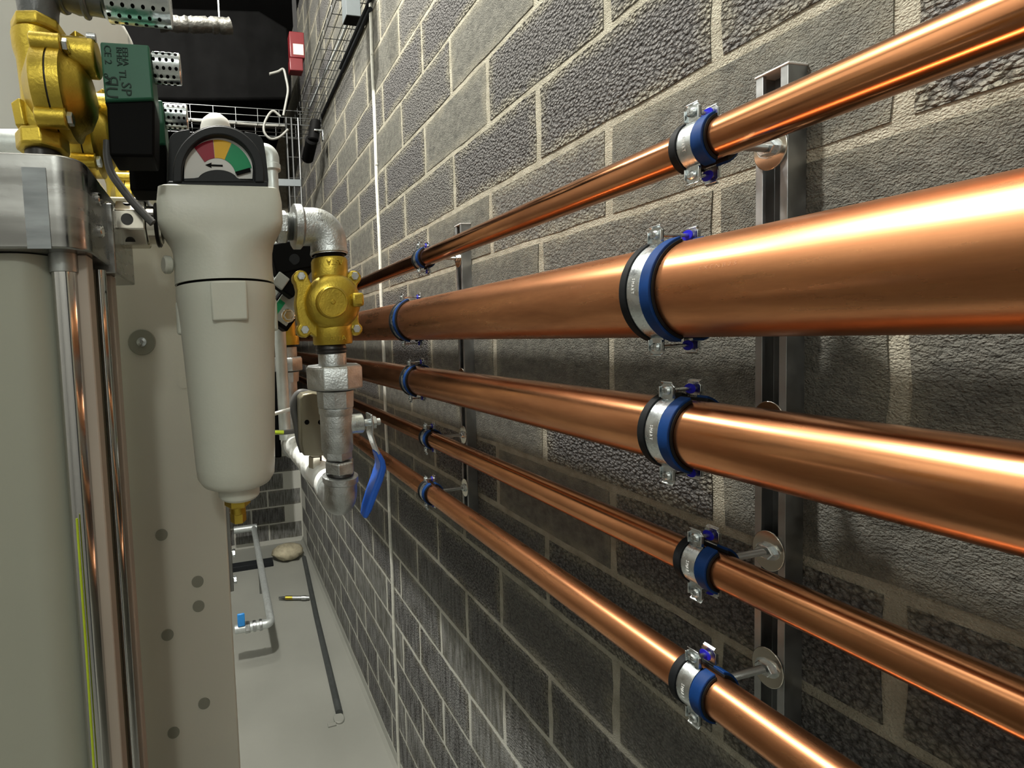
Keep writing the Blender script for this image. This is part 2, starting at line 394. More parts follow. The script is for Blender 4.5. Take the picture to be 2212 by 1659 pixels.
# skirting of mortar at the base
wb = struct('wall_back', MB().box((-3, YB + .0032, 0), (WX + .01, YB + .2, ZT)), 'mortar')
for k in range(len(JZ) - 1):
    zmid = (JZ[k] + JZ[k + 1]) / 2
    if zmid > 3.2: continue
    for j in range(-3, 4):
        xc = WX - .225 - .45 * j - (.225 if k % 2 else 0)
        if xc > WX - .2 or xc < -.9: continue
        o = bpy.data.objects.new('block', rd.choice(BM)); COL.objects.link(o); o.parent = wb
        o.location = (xc, YB + rd.uniform(-.001, .001), zmid); o.rotation_euler = (0, 0, PI / 2)
struct('floor', MB().box((-3.2, -3.2, -.1), (WX + .2, YB + .2, 0)), 'floor')
struct('ceiling', MB().box((-3.2, -3.2, ZT), (WX + .2, 3.1, ZT + .1)), 'plaster')
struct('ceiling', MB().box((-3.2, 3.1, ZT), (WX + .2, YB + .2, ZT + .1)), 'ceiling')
struct('wall_left', MB().box((-2.7, -3.2, 0), (-2.5, YB + .2, ZT)), 'plaster')
struct('wall_front', MB().box((-3.2, -3.2, 0), (WX + .2, -3, ZT)), 'plaster')
# mortar fillet at the foot of the block wall
struct('baseboard_right', MB().prism([(WX + .002, -.5, 0), (WX - .035, -.5, 0), (WX - .012, -.5, .02), (WX - .002, -.5, .055), (WX + .002, -.5, .055)], (0, YB + .5, 0)), 'floor')

# ------------------------------------------------------------------ rails (slotted channel)
FX = WX - .041                 # front plane of the channel
RY = (.530, 1.451)
def rail(yc, label):
    z0, z1 = CAMZ - .79, CAMZ + .401
    h = .0205; t = .0025; lip = .0095; ret = .007
    t0 = thing('support_rail', label, 'rail', (WX, yc, z0), 'support rails on the block wall')
    pr = [(WX, yc - h), (FX, yc - h), (FX, yc - h + lip), (FX + ret, yc - h + lip), (FX + ret, yc - h + lip - t), (FX + t, yc - h + lip - t), (FX + t, yc - h + t), (WX - t, yc - h + t),
          (WX - t, yc + h - t), (FX + t, yc + h - t), (FX + t, yc + h - lip + t), (FX + ret, yc + h - lip + t), (FX + ret, yc + h - lip), (FX, yc + h - lip), (FX, yc + h), (WX, yc + h)]
    part('channel', MB().prism([(x, y, z0) for x, y in pr], (0, 0, z1 - z0)), 'steelrail', t0, .0006)
    part('end_cap', MB().box((FX - .0015, yc - h - .0015, z1), (WX, yc + h + .0015, z1 + .0035)), 'dial', t0, .001, label='pale end cap')
    for i in range(9): part('slot', MB().box((WX - .0032, yc - .006, z0 + .06 + i * .13), (WX - .0024, yc + .006, z0 + .09 + i * .13)), 'black', t0)
rail(RY[0], 'zinc slotted channel rail upright on the block wall, nearer of the two')
rail(RY[1], 'zinc slotted channel rail upright on the block wall, farther of the two')

# ------------------------------------------------------------------ copper pipes
PIPES = [  # x, z offset from the eye, radius, half gap of clamp, material, label
    (.767, .277, .0315, .0165, 'cu1', 'topmost copper pipe, shiny and slim, on the block wall'),
    (.7095, .0470, .0737, .033, 'cu2', 'thickest copper pipe, second from top, satin with faint stamped marking'),
    (.722, -.1795, .0535, .025, 'cu3', 'second thickest copper pipe, third from top, with shadow bands along it'),
    (.769, -.4055, .0292, .015, 'cu4', 'thinnest copper pipe, fourth from top on the block wall'),
    (.7625, -.6155, .0340, .0145, 'cu5', 'lowest copper pipe of the five on the block wall'),
]
for (x, dz, R, g, m, lab) in PIPES:
    b = MB(); n = 64; vs = []; fs = []
    y0, y1 = -.55, YB + .01; z = CAMZ + dz; rings = 14
    for i in range(rings + 1):
        y = y0 + (y1 - y0) * i / rings
        for k in range(n):
            q = 2 * PI * k / n; vs.append((x + R * math.cos(q), y, z + R * math.sin(q)))
    for i in range(rings):
        for k in range(n): fs.append((i * n + k, i * n + (k + 1) % n, (i + 1) * n + (k + 1) % n, (i + 1) * n + k))
    b.add(vs, fs); o = solo('copper_pipe', b, m, lab, 'pipe', smooth=60)

# faint stamping on the thick pipe
def stamp_on_pipe(par, s, yc, ang, size):
    x, dz, R, g, m, lab = PIPES[1]
    cu = bpy.data.curves.new('t', 'FONT'); cu.body = s; cu.size = size; cu.align_x = 'CENTER'; cu.align_y = 'CENTER'; cu.resolution_u = 2
    to = bpy.data.objects.new('t', cu); COL.objects.link(to)
    me = bpy.data.meshes.new_from_object(to.evaluated_get(bpy.context.evaluated_depsgraph_get())); bpy.data.objects.remove(to)
    for v in me.vertices:
        a = math.radians(ang) - v.co.y / R
        v.co = (x + (R + .0003) * math.cos(a), yc - v.co.x, CAMZ + dz + (R + .0003) * math.sin(a))
    me.materials.clear(); me.materials.append(MT['stamp']); me.name = 'stamped_marking'
    o = bpy.data.objects.new('stamped_marking', me); COL.objects.link(o); o.parent = par
MT['stamp'] = mat('stamped_copper', (.42, .21, .11), 1, .5, .1, 40)
p2 = [o for o in bpy.data.objects if o.name.startswith('copper_pipe') and o['label'].startswith('thickest')][0]
stamp_on_pipe(p2, 'E X E N B 2 5', .425, 163, .0075)
stamp_on_pipe(p2, 'E K E N E', .640, 163, .0075)

# ------------------------------------------------------------------ pipe clamps
PN = ['topmost', 'thickest', 'second thickest', 'thinnest', 'lowest']
def clamp(ip, ir):
    x, dz, R, g, m, _ = PIPES[ip]; yc = RY[ir]; z = CAMZ + dz; c = (x, yc, z)
    t = thing('pipe_clamp', 'zinc clamp, black and blue lined, round the %s copper pipe at the %s rail' % (PN[ip], ('nearer', 'farther')[ir]), 'clamp', c, 'pipe clamps on the copper pipes')
    rb = R + .0052                                  # inner radius of the steel band
    da = math.degrees(math.asin(min(.95, (g) / (rb + .002))))
    dl = max(da - 9, 3)
    A = (90 + da, 270 - da), (-90 + da, 90 - da)
    Al = (90 + dl, 270 - dl), (-90 + dl, 90 - dl)
    for h in (0, 1):
        b = MB().ring(c, rb, rb + .0022, -.0100, .0100, *A[h])
        s = -1 if h == 0 else 1
        for up in (1, -1):
            ex = x + s * g; r0 = math.sqrt(max((rb + .0011) ** 2 - g * g, 1e-6)); ez0 = z + up * (r0 - .003); ez1 = z + up * (r0 + .0265)
            # ear: plate with flared shoulder and rounded tip, raised side ribs
            w0, w1 = .0100, .0105
            pts = [(ex, yc - w0, ez0), (ex, yc - w1, ez0 + up * .010), (ex, yc - w1, ez1 - up * .006), (ex, yc - w1 * .55, ez1), (ex, yc + w1 * .55, ez1), (ex, yc + w1, ez1 - up * .006), (ex, yc + w1, ez0 + up * .010), (ex, yc + w0, ez0)]
            b.prism(pts, (s * .0024, 0, 0))
            for yy in (-w1, w1 - .0018): b.box((min(ex, ex + s * .0065), yc + yy, min(ez0 + up * .006, ez1 - up * .006)), (max(ex, ex + s * .0065), yc + yy + .0018, max(ez0 + up * .006, ez1 - up * .006)))
            # curled lip at the tip
            b.prism([(ex, yc - w1 * .8, ez1 - up * .003), (ex + s * .005, yc - w1 * .8, ez1 + up * .001), (ex + s * .0045, yc - w1 * .8, ez1 + up * .0028), (ex - s * .0005, yc - w1 * .8, ez1 - up * .0005)], (0, 2 * w1 * .8, 0))
        part(('front_band', 'rear_band')[h], b, 'zinc', t, .0005)
        l = MB().ring(c, R + .0002, rb, -.0275, .0200, *Al[h])
        l.ring(c, R + .001, R + .0098, .0105, .0205, *Al[h])
        part('rubber_liner', l, 'rubber', t, .0008, label='black rubber liner')
        l = MB().ring(c, R + .0045, R + .0092, -.0260, -.0112, *Al[h])
        part('blue_lip', l, 'blue', t, .0010, label='dark blue rubber lip')
    for up in (1, -1):
        r0 = math.sqrt(max((rb + .0011) ** 2 - g * g, 1e-6)); zz = z + up * (r0 + .0145)
        xh = x - g - .0024
        s = MB().lathe([(.0058, 0), (.0068, .001), (.0068, .0035), (.0045, .0058), (.001, .0062)], (xh, yc, zz), (-1, 0, 0), 20)
        s.cyl((xh - .001, yc, zz), (x + g + .012, yc, zz), .0030, 14)
        for ww in ((.0007, .0036), (.0036, .0007)):
            pass
        sc = part('screw', s, 'zinc', t, 0)
        cr = MB().box((xh - .0066, yc - .0036, zz - .0006), (xh - .0055, yc + .0036, zz + .0006)).box((xh - .0066, yc - .0006, zz - .0036), (xh - .0055, yc + .0006, zz + .0036))
        part('cross_slot', cr, 'steeld', sc)
        part('washer', MB().lathe([(.0036, 0), (.0078, 0), (.0083, .0009), (.0078, .0018), (.0036, .0018)], (x + g - .0075, yc, zz), (1, 0, 0), 20), 'bluep', t, label='blue plastic retaining washer')
    # hanger rod to the rail
    xr = x + rb + .0015
    part('hanger_nut', MB().hexa((xr, yc, z), (xr + .011, yc, z), .0100), 'zinc', t)
    b = MB(); n_ = max(8, int((FX - xr) / .0022)); pr = []
    for i in range(n_):
        pr += [(.0058, i * (FX - xr) / n_), (.0050, (i + .5) * (FX - xr) / n_)]
    b.lathe(pr, (xr, yc, z), (1, 0, 0), 12); part('threaded_rod', b, 'steeld', t)
    pl = MB(); pts = []
    for i in range(40):
        q = 2 * PI * i / 40; pts.append((FX - .0038, yc + .0215 * math.cos(q), z + .0350 * math.sin(q)))
    pl.prism(pts, (.003, 0, 0)); part('base_plate', pl, 'nickel', t, .0008, label='oval plated base plate')
    part('lock_nut', MB().hexa((FX - .0150, yc, z), (FX - .0040, yc, z), .0125), 'zinc', t)
    part('washer_plate', MB().cyl((FX - .0055, yc, z), (FX - .0038, yc, z), .0155, 24), 'zinc', t)
    # stamped letters on the band
    me_s = 'SMART'
    if ir == 0:
        for i, ch in enumerate(me_s):
            cu = bpy.data.curves.new('t', 'FONT'); cu.body = ch; cu.size = .0062; cu.align_x = 'CENTER'; cu.align_y = 'CENTER'; cu.extrude = .0002; cu.resolution_u = 1
            to = bpy.data.objects.new('t', cu); COL.objects.link(to)
            me = bpy.data.meshes.new_from_object(to.evaluated_get(bpy.context.evaluated_depsgraph_get())); bpy.data.objects.remove(to)
            rr = rb + .0023
            a0 = math.radians(180 - 14 + i * math.degrees(.0052 / rr))
            for v in me.vertices:
                a = a0 + v.co.x / rr; q = rr + v.co.z
                v.co = (x + q * math.cos(a), yc - v.co.y, z + q * math.sin(a))
            me.materials.clear(); me.materials.append(MT['dial']); me.name = 'stamped_letter'
            o = bpy.data.objects.new('stamped_letter', me); COL.objects.link(o); o.parent = t; me.transform(Matrix.Translation(-Vector(c)))
for ip in range(5):
    for ir in range(2): clamp(ip, ir)

# ------------------------------------------------------------------ cable conduit down the wall
pts = []
rd = random.Random(5)
for i in range(60):
    z = .0 + i * (ZT - .3) / 59
    pts.append((WX - .007, 2.318 + .004 * math.sin(i * .9) + rd.uniform(-.0015, .0015), z + .02))
t = thing('wall_cable', 'thin white cable running straight up the block wall', 'cable', (WX, 2.318, 0))
part('cable', MB().tube(pts, .0100, 10), 'conduit', t)
for i in range(7): part('cable_clip', MB().box((WX - .016, 2.309, .6 + i * .62), (WX, 2.327, .612 + i * .62)), 'conduit', t, .002)

# ------------------------------------------------------------------ in-line filter with gauge
FY = .500; fc = at(478, 480, FY)
def zz(v, u=480, Y=FY): return at(u, v, Y).z
fx = fc.x
S = F / zc(fc)                       # pixels per metre there
t = thing('filter_housing', 'cream compressed air filter housing with tapered bowl beside the grey cabinet', 'filter', (fx, FY, zz(1130)))
zt, zh = zz(432), zz(505)
hb = MB()
x0, x1 = fx - .0655, fx + .0655; dy = .052
oc = [(-1, -.55), (-.72, -1), (.72, -1), (1, -.55), (1, .55), (.72, 1), (-.72, 1), (-1, .55)]
def loft(m, rows):
    vs = []; fs = []; n = len(rows[0])
    for r_ in rows: vs += r_
    for i in range(len(rows) - 1):
        for k in range(n): fs.append((i * n + k, i * n + (k + 1) % n, (i + 1) * n + (k + 1) % n, (i + 1) * n + k))
    fs.append(tuple(range(n))[::-1]); e = (len(rows) - 1) * n; fs.append(tuple(range(e, e + n))); m.add(vs, fs)
def rr_ring(cx, cy, z, ax, ay, p, n=48):
    out = []
    for i in range(n):
        q = 2 * PI * i / n; c_, s_ = math.cos(q), math.sin(q)
        out.append((cx + ax * math.copysign(abs(c_) ** (2 / p), c_), cy + ay * math.copysign(abs(s_) ** (2 / p), s_), z))
    return out
fxb = at(487, 620, FY).x
rows = [rr_ring(fx, FY, zt, .0610, .046, 14), rr_ring(fx, FY, zt - .002, .0640, .049, 14), rr_ring(fx, FY, zz(462), .0660, .052, 12), rr_ring(fx, FY, zz(500), .0665, .053, 10),
        rr_ring(fx, FY, zz(512), .0655, .053, 7), rr_ring(fx, FY, zz(535), .0585, .0535, 3.2), rr_ring(fxb, FY, zz(552), .0565, .0545, 2.3), rr_ring(fxb, FY, zz(575), .0562, .0550, 2), rr_ring(fxb, FY, zz(616), .0570, .0565, 2)]
loft(hb, rows[::-1])
part('head', hb, 'white', t, 0, 30)
part('seam', MB().lathe([(.0545, 0), (.0545, .003)], (fxb, FY, zz(619)), (0, 0, 1), 48), 'black', t)
bw = MB(); xb = at(490, 640, FY).x
prof = [(.010, zz(1046)), (.030, zz(1046)), (.0405, zz(1040)), (.0455, zz(1026)), (.0468, zz(1000)), (.0495, zz(900)), (.0525, zz(780)), (.0548, zz(700)), (.0560, zz(668)), (.0572, zz(652)), (.0575, zz(640)), (.0570, zz(621))]
bw.lathe([(r_, z - prof[0][1]) for r_, z in prof], (xb, FY, prof[0][1]), (0, 0, 1), 64)
bowl = part('bowl', bw, 'white', t, 0, 50)
part('grip_tab', MB().box((at(458, 660, FY).x, FY - .0585, zz(698)), (at(528, 660, FY).x, FY - .03, zz(622))), 'white', bowl, .002)
for s in (-1, 1): part('rib', MB().box((xb + s * .054 - .004, FY - .010, zz(720)), (xb + s * .054 + .004, FY + .010, zz(650))), 'white', bowl, .003)
part('port_boss', MB().cyl((fx - .0575, FY - .01, zz(575)), (fx - .066, FY - .014, zz(575)), .010, 20, ch=.002), 'white', t)
part('bottom_boss', MB().lathe([(.022, 0), (.0245, .003), (.0245, .030)], (xb + .002, FY, zz(1076)), (0, 0, 1), 32), 'white', t)
dr = MB(); dx = at(514, 1100, FY).x
dr.hexa((dx, FY, zz(1095)), (dx, FY, zz(1074)), .0155); dr.cyl((dx, FY, zz(1112)), (dx, FY, zz(1095)), .0095, 20, ch=.001); dr.hexa((dx, FY, zz(1131)), (dx, FY, zz(1108)), .0095)
part('drain_fitting', dr, 'brass', t, label='brass drain fitting under the bowl')

# gauge on top of the filter
gy = FY - .030
def q2(u, v, Y=gy): return at(u, v, Y)
g = thing('pressure_gauge', 'dark grey differential gauge with red, yellow and green arc on top of the filter', 'gauge', (fx, FY, zt), )
out = [(363, 432), (361, 388), (364, 310), (367, 296), (375, 287), (388, 282), (410, 279)] + [(472 + 102 * math.cos(math.radians(a)), 374 - 104 * math.sin(math.radians(a))) for a in range(128, 50, -6)] + [(528, 284), (552, 288), (564, 296), (570, 308), (575, 340), (580, 388), (578, 436)]
hp = MB().prism([q2(u, v) for u, v in out], (0, .052, 0)); part('gauge_body', hp, 'plastic', g, .0018)
bp = MB().prism([q2(u, v, gy - .010) for u, v in ((364, 431), (362, 390), (578, 390), (580, 436))], (0, .012, 0)); part('gauge_base', bp, 'plastic', g, .0015)
# raised hood round the dial
ho = MB(); oo = [(472 + 99 * math.cos(math.radians(a)), 372 - 101 * math.sin(math.radians(a))) for a in range(0, 181, 6)]
oi = [(472 + 79 * math.cos(math.radians(a)), 372 - 82 * math.sin(math.radians(a))) for a in range(180, -1, -6)]
ho.prism([q2(571, 393, gy - .012)] + [q2(u, v, gy - .012) for u, v in oo] + [q2(373, 393, gy - .012), q2(393, 393, gy - .012)] + [q2(u, v, gy - .012) for u, v in oi] + [q2(551, 393, gy - .012)], (0, .012, 0))
part('hood', ho, 'plastic', g, .0012)
dc = (469, 382); dyy = gy - .0035
dl = MB().prism([q2(398, 386, dyy)] + [q2(472 + 74 * math.cos(math.radians(a)), 368 - 76 * math.sin(math.radians(a)), dyy) for a in range(180, -1, -6)] + [q2(545, 386, dyy)], (0, .0034, 0))
dial = part('dial', dl, 'dial', g, label='white dial')
def sector(a0, a1, m, lab):
    y = dyy - .0006; P = [q2(468 + 78 * math.cos(math.radians(a)), 382 - 80 * math.sin(math.radians(a)), y) for a in [a0 + (a1 - a0) * i / 12 for i in range(13)]] + \
        [q2(468 + 42 * math.cos(math.radians(a)), 384 - 43 * math.sin(math.radians(a)), y) for a in [a1 + (a0 - a1) * i / 12 for i in range(13)]]
    part('dial_sector', MB().prism(P, (0, .0006, 0)), m, dial, 0, 0, lab)
sector(128, 96, 'red', 'dark red sector'); sector(95.2, 66, 'yellow', 'yellow sector'); sector(65.2, 14, 'dgreen', 'green sector')
part('arrow', MB().prism([q2(u, v, dyy - .001) for u, v in ((444, 356), (457, 351), (456, 355), (481, 356), (481, 359), (456, 358), (457, 362))], (0, .001, 0)), 'black', dial, 0, 0, 'black arrow pointing left')
part('pointer', MB().prism([q2(u, v, dyy - .0025) for u, v in ((508, 371), (540, 362), (542, 370), (512, 378))], (0, .0015, 0)), 'black', g, 0, 0, 'black pointer at the green end')
bp = MB().prism([q2(u, v, gy - .011) for u, v in [(395, 393), (398, 385), (420, 384)] + [(470 + 44 * math.cos(math.radians(a)), 391 - 25 * math.sin(math.radians(a))) for a in range(160, 19, -10)] + [(520, 387), (545, 389), (551, 393)]], (0, .012, 0)); part('hub_cover', bp, 'plastic', g, .001)

# ------------------------------------------------------------------ piping to the right of the filter
PYY = .50
def PT(u, v, Y=PYY): return at(u, v, Y)
nz_ = at(616, 490, PYY).z
xa = at(598, 490, PYY).x
t = thing('hex_nipple', 'galvanised hex nipple screwed into the right side of the filter head', 'pipe fitting', (xa, PYY, nz_))
part('hexagon', MB().hexa((xa - .002, PYY, nz_), (at(620, 490, PYY).x, PYY, nz_), .0195, PI / 6), 'galv', t, .0006)
th = MB(); xs = at(618, 490, PYY).x; xe = at(640, 490, PYY).x; pr = []
for i in range(7): pr += [(.0165, i * (xe - xs) / 7), (.0148, (i + .5) * (xe - xs) / 7)]
part('thread', th.lathe(pr, (xs, PYY, nz_), (1, 0, 0), 24), 'steeld', t)
# upper elbow
vx = at(711, 560, PYY).x
t = thing('pipe_elbow', 'cast galvanised elbow turning down above the front brass valve', 'pipe fitting', (vx, PYY, zz(552, 711)))
ex0 = at(634, 490, PYY).x; ez = nz_; rad = vx - at(672, 490, PYY).x
path = [(ex0, PYY, ez), (vx - rad - .004, PYY, ez)] + [(vx - rad + rad * math.sin(a), PYY, ez - rad + rad * math.cos(a)) for a in [PI / 2 * i / 12 for i in range(13)]] + [(vx, PYY, zz(552, 711))]
part('body', MB().tube(path, .0225, 32), 'galv', t, 0, 60)
part('rim', MB().lathe([(.0235, 0), (.0265, .002), (.0265, .010), (.0230, .013)], (ex0 - .002, PYY, ez), (1, 0, 0), 32), 'galv', t)
part('rim', MB().lathe([(.0215, 0), (.0235, .002), (.0225, .008)], (vx, PYY, zz(552, 711)), (0, 0, 1), 32), 'galv', t)
text_mesh('cast_letter', 'Z', .012, .0006, Matrix.Translation((at(682, 480, PYY).x, PYY - .0224, at(682, 480, PYY).z)) @ FRONT, 'galv', t)
solo('threaded_nipple', MB().lathe([(.018, 0), (.0195, .0015), (.018, .003), (.0195, .0045), (.0175, .008)], (vx, PYY, zz(561, 712)), (0, 0, 1), 28), 'thread', 'black threaded nipple between the elbow and the front brass valve', 'pipe fitting')

# brass valve seen from the front
def front_valve(label):
    x = at(715, 655, PYY).x; zt_, zb = zz(560, 711), zz(743, 717)
    t = thing('brass_valve', label, 'valve', (x, PYY, zb))
    H = zt_ - zb; pr = [(.0225, 0), (.0235, .002), (.0235, .033), (.0205, .037), (.0195, .045), (.0195, H - .045), (.0208, H - .037), (.0225, H - .033), (.0225, H - .003), (.0210, H)]
    # flow body
    part('valve_body', MB().lathe(pr, (x, PYY, zb), (0, 0, 1), 40), 'brass', t)
    # lobed flange
    outl = []
    def lobe(u, v, r_, a0, a1, n=9): return [(u + r_ * math.cos(math.radians(a0 + (a1 - a0) * i / n)), v - r_ * math.sin(math.radians(a0 + (a1 - a0) * i / n))) for i in range(n + 1)]
    outl += lobe(649, 599, 15, -60 + 360, 210 - 120 + 0, 9)[::-1] if False else []
    outl += lobe(650, 600, 17, 225, 0, 12)           # upper left
    outl += [(672, 612), (690, 600), (742, 600), (752, 611)]
    outl += lobe(765, 600, 16, 170, -60, 12)
    outl += [(772, 628), (776, 655), (775, 690)]
    outl += lobe(770, 711, 14, 60, -150, 12)
    outl += [(750, 725), (735, 740), (700, 740), (680, 727)]
    outl += lobe(658, 713, 16, -30, -230, 12)
    outl += [(643, 690), (639, 655), (642, 628)]
    part('flange', MB().prism([at(u, v, PYY - .010) for u, v in outl], (0, .016, 0)), 'brass', t, .0018)
    part('bonnet', MB().lathe([(.034, 0), (.0345, .004), (.0335, .010), (.029, .016), (.021, .021)], (at(712, 657, PYY).x, PYY - .010, zz(655, 712)), (0, -1, 0), 44), 'brass', t)
    part('boss', MB().lathe([(.0185, 0), (.0185, .014), (.0170, .016), (.0160, .016), (.0155, .0152), (.003, .0152), (.002, .0162)], (at(720, 652, PYY - .04).x, PYY - .0235, at(720, 652, PYY - .04).z), (0, -1, 0), 36), 'brass', t)
    part('side_lug', MB().box((x + .016, PYY - .036, zz(668, 715)), (x + .031, PYY - .012, zz(640, 715))), 'brass', t, .003)
    part('end_collar', MB().lathe([(.0232, 0), (.0246, .002), (.0246, .030), (.0232, .0325)], (x, PYY, zb - .0005), (0, 0, 1), 40), 'brass', t)
    for (u, v) in ((650, 597), (765, 597), (658, 712), (769, 710)):
        c = at(u, v, PYY - .010); bo = part('bolt', MB().hexa(c, c + Vector((0, -.004, 0)), .0052), 'zinc', t, label='zinc hex bolt')
    Mx = Matrix.Translation((x, PYY - .0243, zz(731, 717))) @ FRONT
    text_mesh('cast_letters', 'ASTA', .0085, .0007, Mx, 'brass', t)
    Mx = Matrix.Translation((at(713, 573, PYY).x, PYY - .0223, zz(573, 713))) @ FRONT @ Matrix.Rotation(PI, 4, 'Z')
    text_mesh('cast_letters', 'ASTA', .0085, .0007, Mx, 'brass', t)
    Mx = Matrix.Translation((at(713, 590, PYY).x, PYY - .0223, zz(590, 713))) @ FRONT
    text_mesh('cast_letters', '9', .006, .0007, Mx, 'brass', t)
    return t
front_valve('yellow brass valve with four bolted lobes below the galvanised elbow')
ux = at(718, 820, PYY).x
solo('threaded_nipple', MB().lathe([(.0185, 0), (.0195, .002), (.0185, .004), (.0195, .006), (.0180, .012)], (ux, PYY, zz(763, 717)), (0, 0, 1), 28), 'thread', 'black threaded nipple between the front brass valve and the union', 'pipe fitting')
def union(label):
    t = thing('pipe_union', label, 'pipe fitting', (ux, PYY, zz(880, 722)))
    part('upper_collar', MB().lathe([(.0170, 0), (.0180, .001), (.0180, .016), (.0165, .0185)], (ux + .001, PYY, zz(790, 720)), (0, 0, 1), 12), 'galv', t, .0005)
    part('union_nut', MB().lathe([(.0340, 0), (.0365, .002), (.0365, .0255), (.0340, .0290), (.026, .0295)], (ux + .002, PYY, zz(838, 722)), (0, 0, 1), 8, .2), 'galv', t, .001)
    part('lower_collar', MB().lathe([(.0215, 0), (.0232, .002), (.0240, .022)], (ux + .003, PYY, zz(880, 722)), (0, 0, 1), 10), 'galv', t, .0005)
    return t
union('rough galvanised union with large hex nut under the front brass valve')
bx = at(727, 930, PYY).x
t = thing('ball_valve', 'steel ball valve with long blue lever handle below the union', 'valve', (bx, PYY, zz(988, 727)))
part('valve_body', MB().lathe([(.0195, 0), (.0202, .002), (.0202, .050), (.0190, .056), (.0180, .0575)], (bx, PYY, zz(972, 727)), (0, 0, 1), 36), 'galv', t)
part('end_hex', MB().hexa((bx, PYY, zz(990, 727)), (bx, PYY, zz(955, 727)), .0190, PI / 6), 'galv', t, .0006)
part('upper_rim', MB().lathe([(.0205, 0), (.0215, .002), (.0215, .008), (.0200, .010)], (bx, PYY, zz(894, 727)), (0, 0, 1), 36), 'galv', t)
sz = zz(913, 790)
part('stem', MB().cyl((bx + .015, PYY, sz), (at(782, 913, PYY).x, PYY, sz), .0125, 24, ch=.001).cyl((bx + .03, PYY, sz), (at(820, 913, PYY).x, PYY, sz), .0045, 16), 'zinc', t)
part('nut', MB().hexa((at(802, 913, PYY).x, PYY, sz), (at(811, 913, PYY).x, PYY, sz), .0085), 'zinc', t)
lv = thing  # lever: bent flat bar
ly = PYY
cl = [(797, 893), (800, 915), (799, 935), (806, 958), (814, 978)]
cb = [(811, 972), (820, 992), (822, 1005), (815, 1030), (803, 1062), (792, 1095), (785, 1116)]
def bar(pts, w_, th_):
    m = MB(); P = [at(u, v, ly) for u, v in pts]; rows = []
    for i, p in enumerate(P):
        a = (P[min(i + 1, len(P) - 1)] - P[max(i - 1, 0)]).normalized(); n = Vector((a.z, 0, -a.x))
        ww = w_ if not isinstance(w_, (list, tuple)) else w_[i]; tt = th_ if not isinstance(th_, (list, tuple)) else th_[i]
        rows.append([p + n * tt + Vector((0, ww, 0)), p - n * tt + Vector((0, ww, 0)), p - n * tt - Vector((0, ww, 0)), p + n * tt - Vector((0, ww, 0))])
    vs = [v for r_ in rows for v in r_]; fs = []
    for i in range(len(rows) - 1):
        for k in range(4): fs.append((i * 4 + k, i * 4 + (k + 1) % 4, (i + 1) * 4 + (k + 1) % 4, (i + 1) * 4 + k))
    e = 4 * (len(rows) - 1); fs += [(3, 2, 1, 0), (e, e + 1, e + 2, e + 3)]
    return m.add(vs, fs)
lever = part('lever', bar(cl, .0095, .0014), 'zinc', t, .0006)
part('handle_sleeve', bar(cb, [.009, .011, .0115, .0115, .011, .010, .007], [.0026, .0036, .0042, .0045, .0045, .0042, .003]), 'blueh', lever, .0025, 60, 'blue vinyl handle sleeve', seg=3)
ex = at(734, 1010, PYY).x
t = thing('hex_nipple', 'galvanised hex nipple between the ball valve and the lowest elbow', 'pipe fitting', (ex, PYY, zz(1030, 734)))
part('hexagon', MB().hexa((ex, PYY, zz(1020, 734)), (ex, PYY, zz(992, 734)), .0198, .2), 'galv', t, .0006)
part('thread', MB().lathe([(.0165, 0), (.0178, .002), (.0165, .004), (.0178, .006), (.0165, .009)], (ex, PYY, zz(1032, 734)), (0, 0, 1), 24), 'thread', t)
lz = zz(1085, 735)
t = thing('pipe_elbow', 'galvanised elbow at the foot of the front valve stack, turning backwards', 'pipe fitting', (ex, PYY, lz))
path = [(ex, PYY, zz(1030, 734)), (ex, PYY, lz + .020)] + [(ex, PYY + .022 - .022 * math.cos(a), lz + .020 - .022 * math.sin(a)) for a in [PI / 2 * i / 10 for i in range(1, 11)]] + [(ex, PYY + .05, lz - .002)]
part('body', MB().tube(path, .0208, 32), 'galv', t, 0, 60)
part('rim', MB().lathe([(.0205, 0), (.0228, .002), (.0228, .009), (.0205, .010)], (ex, PYY, zz(1042, 734)), (0, 0, 1), 32), 'galv', t)
# white taped pipe running back
Y2 = .84
e2 = at(622, 945, Y2)
t = solo('taped_pipe', MB(), 'tapewhite', 'white tape wrapped pipe sloping back from the lowest elbow', 'pipe') if False else None
P0 = Vector((ex, PYY + .045, lz + .004)); P1 = Vector((e2.x + .004, Y2 - .02, e2.z - .004))
pts = []; rs = []
for i in range(61):
    f_ = i / 60; pts.append(P0.lerp(P1, f_)); s_ = (f_ * 9) % 1; rs.append(.0185 + .0035 * (1 - s_) + (.004 * math.sin(f_ * 40) if f_ < .35 else 0) * .5)
solo('taped_pipe', MB().tube(pts, .02, 24, radii=rs), 'tapewhite', 'white tape wrapped pipe running back from the lowest elbow', 'pipe', 0, 40)

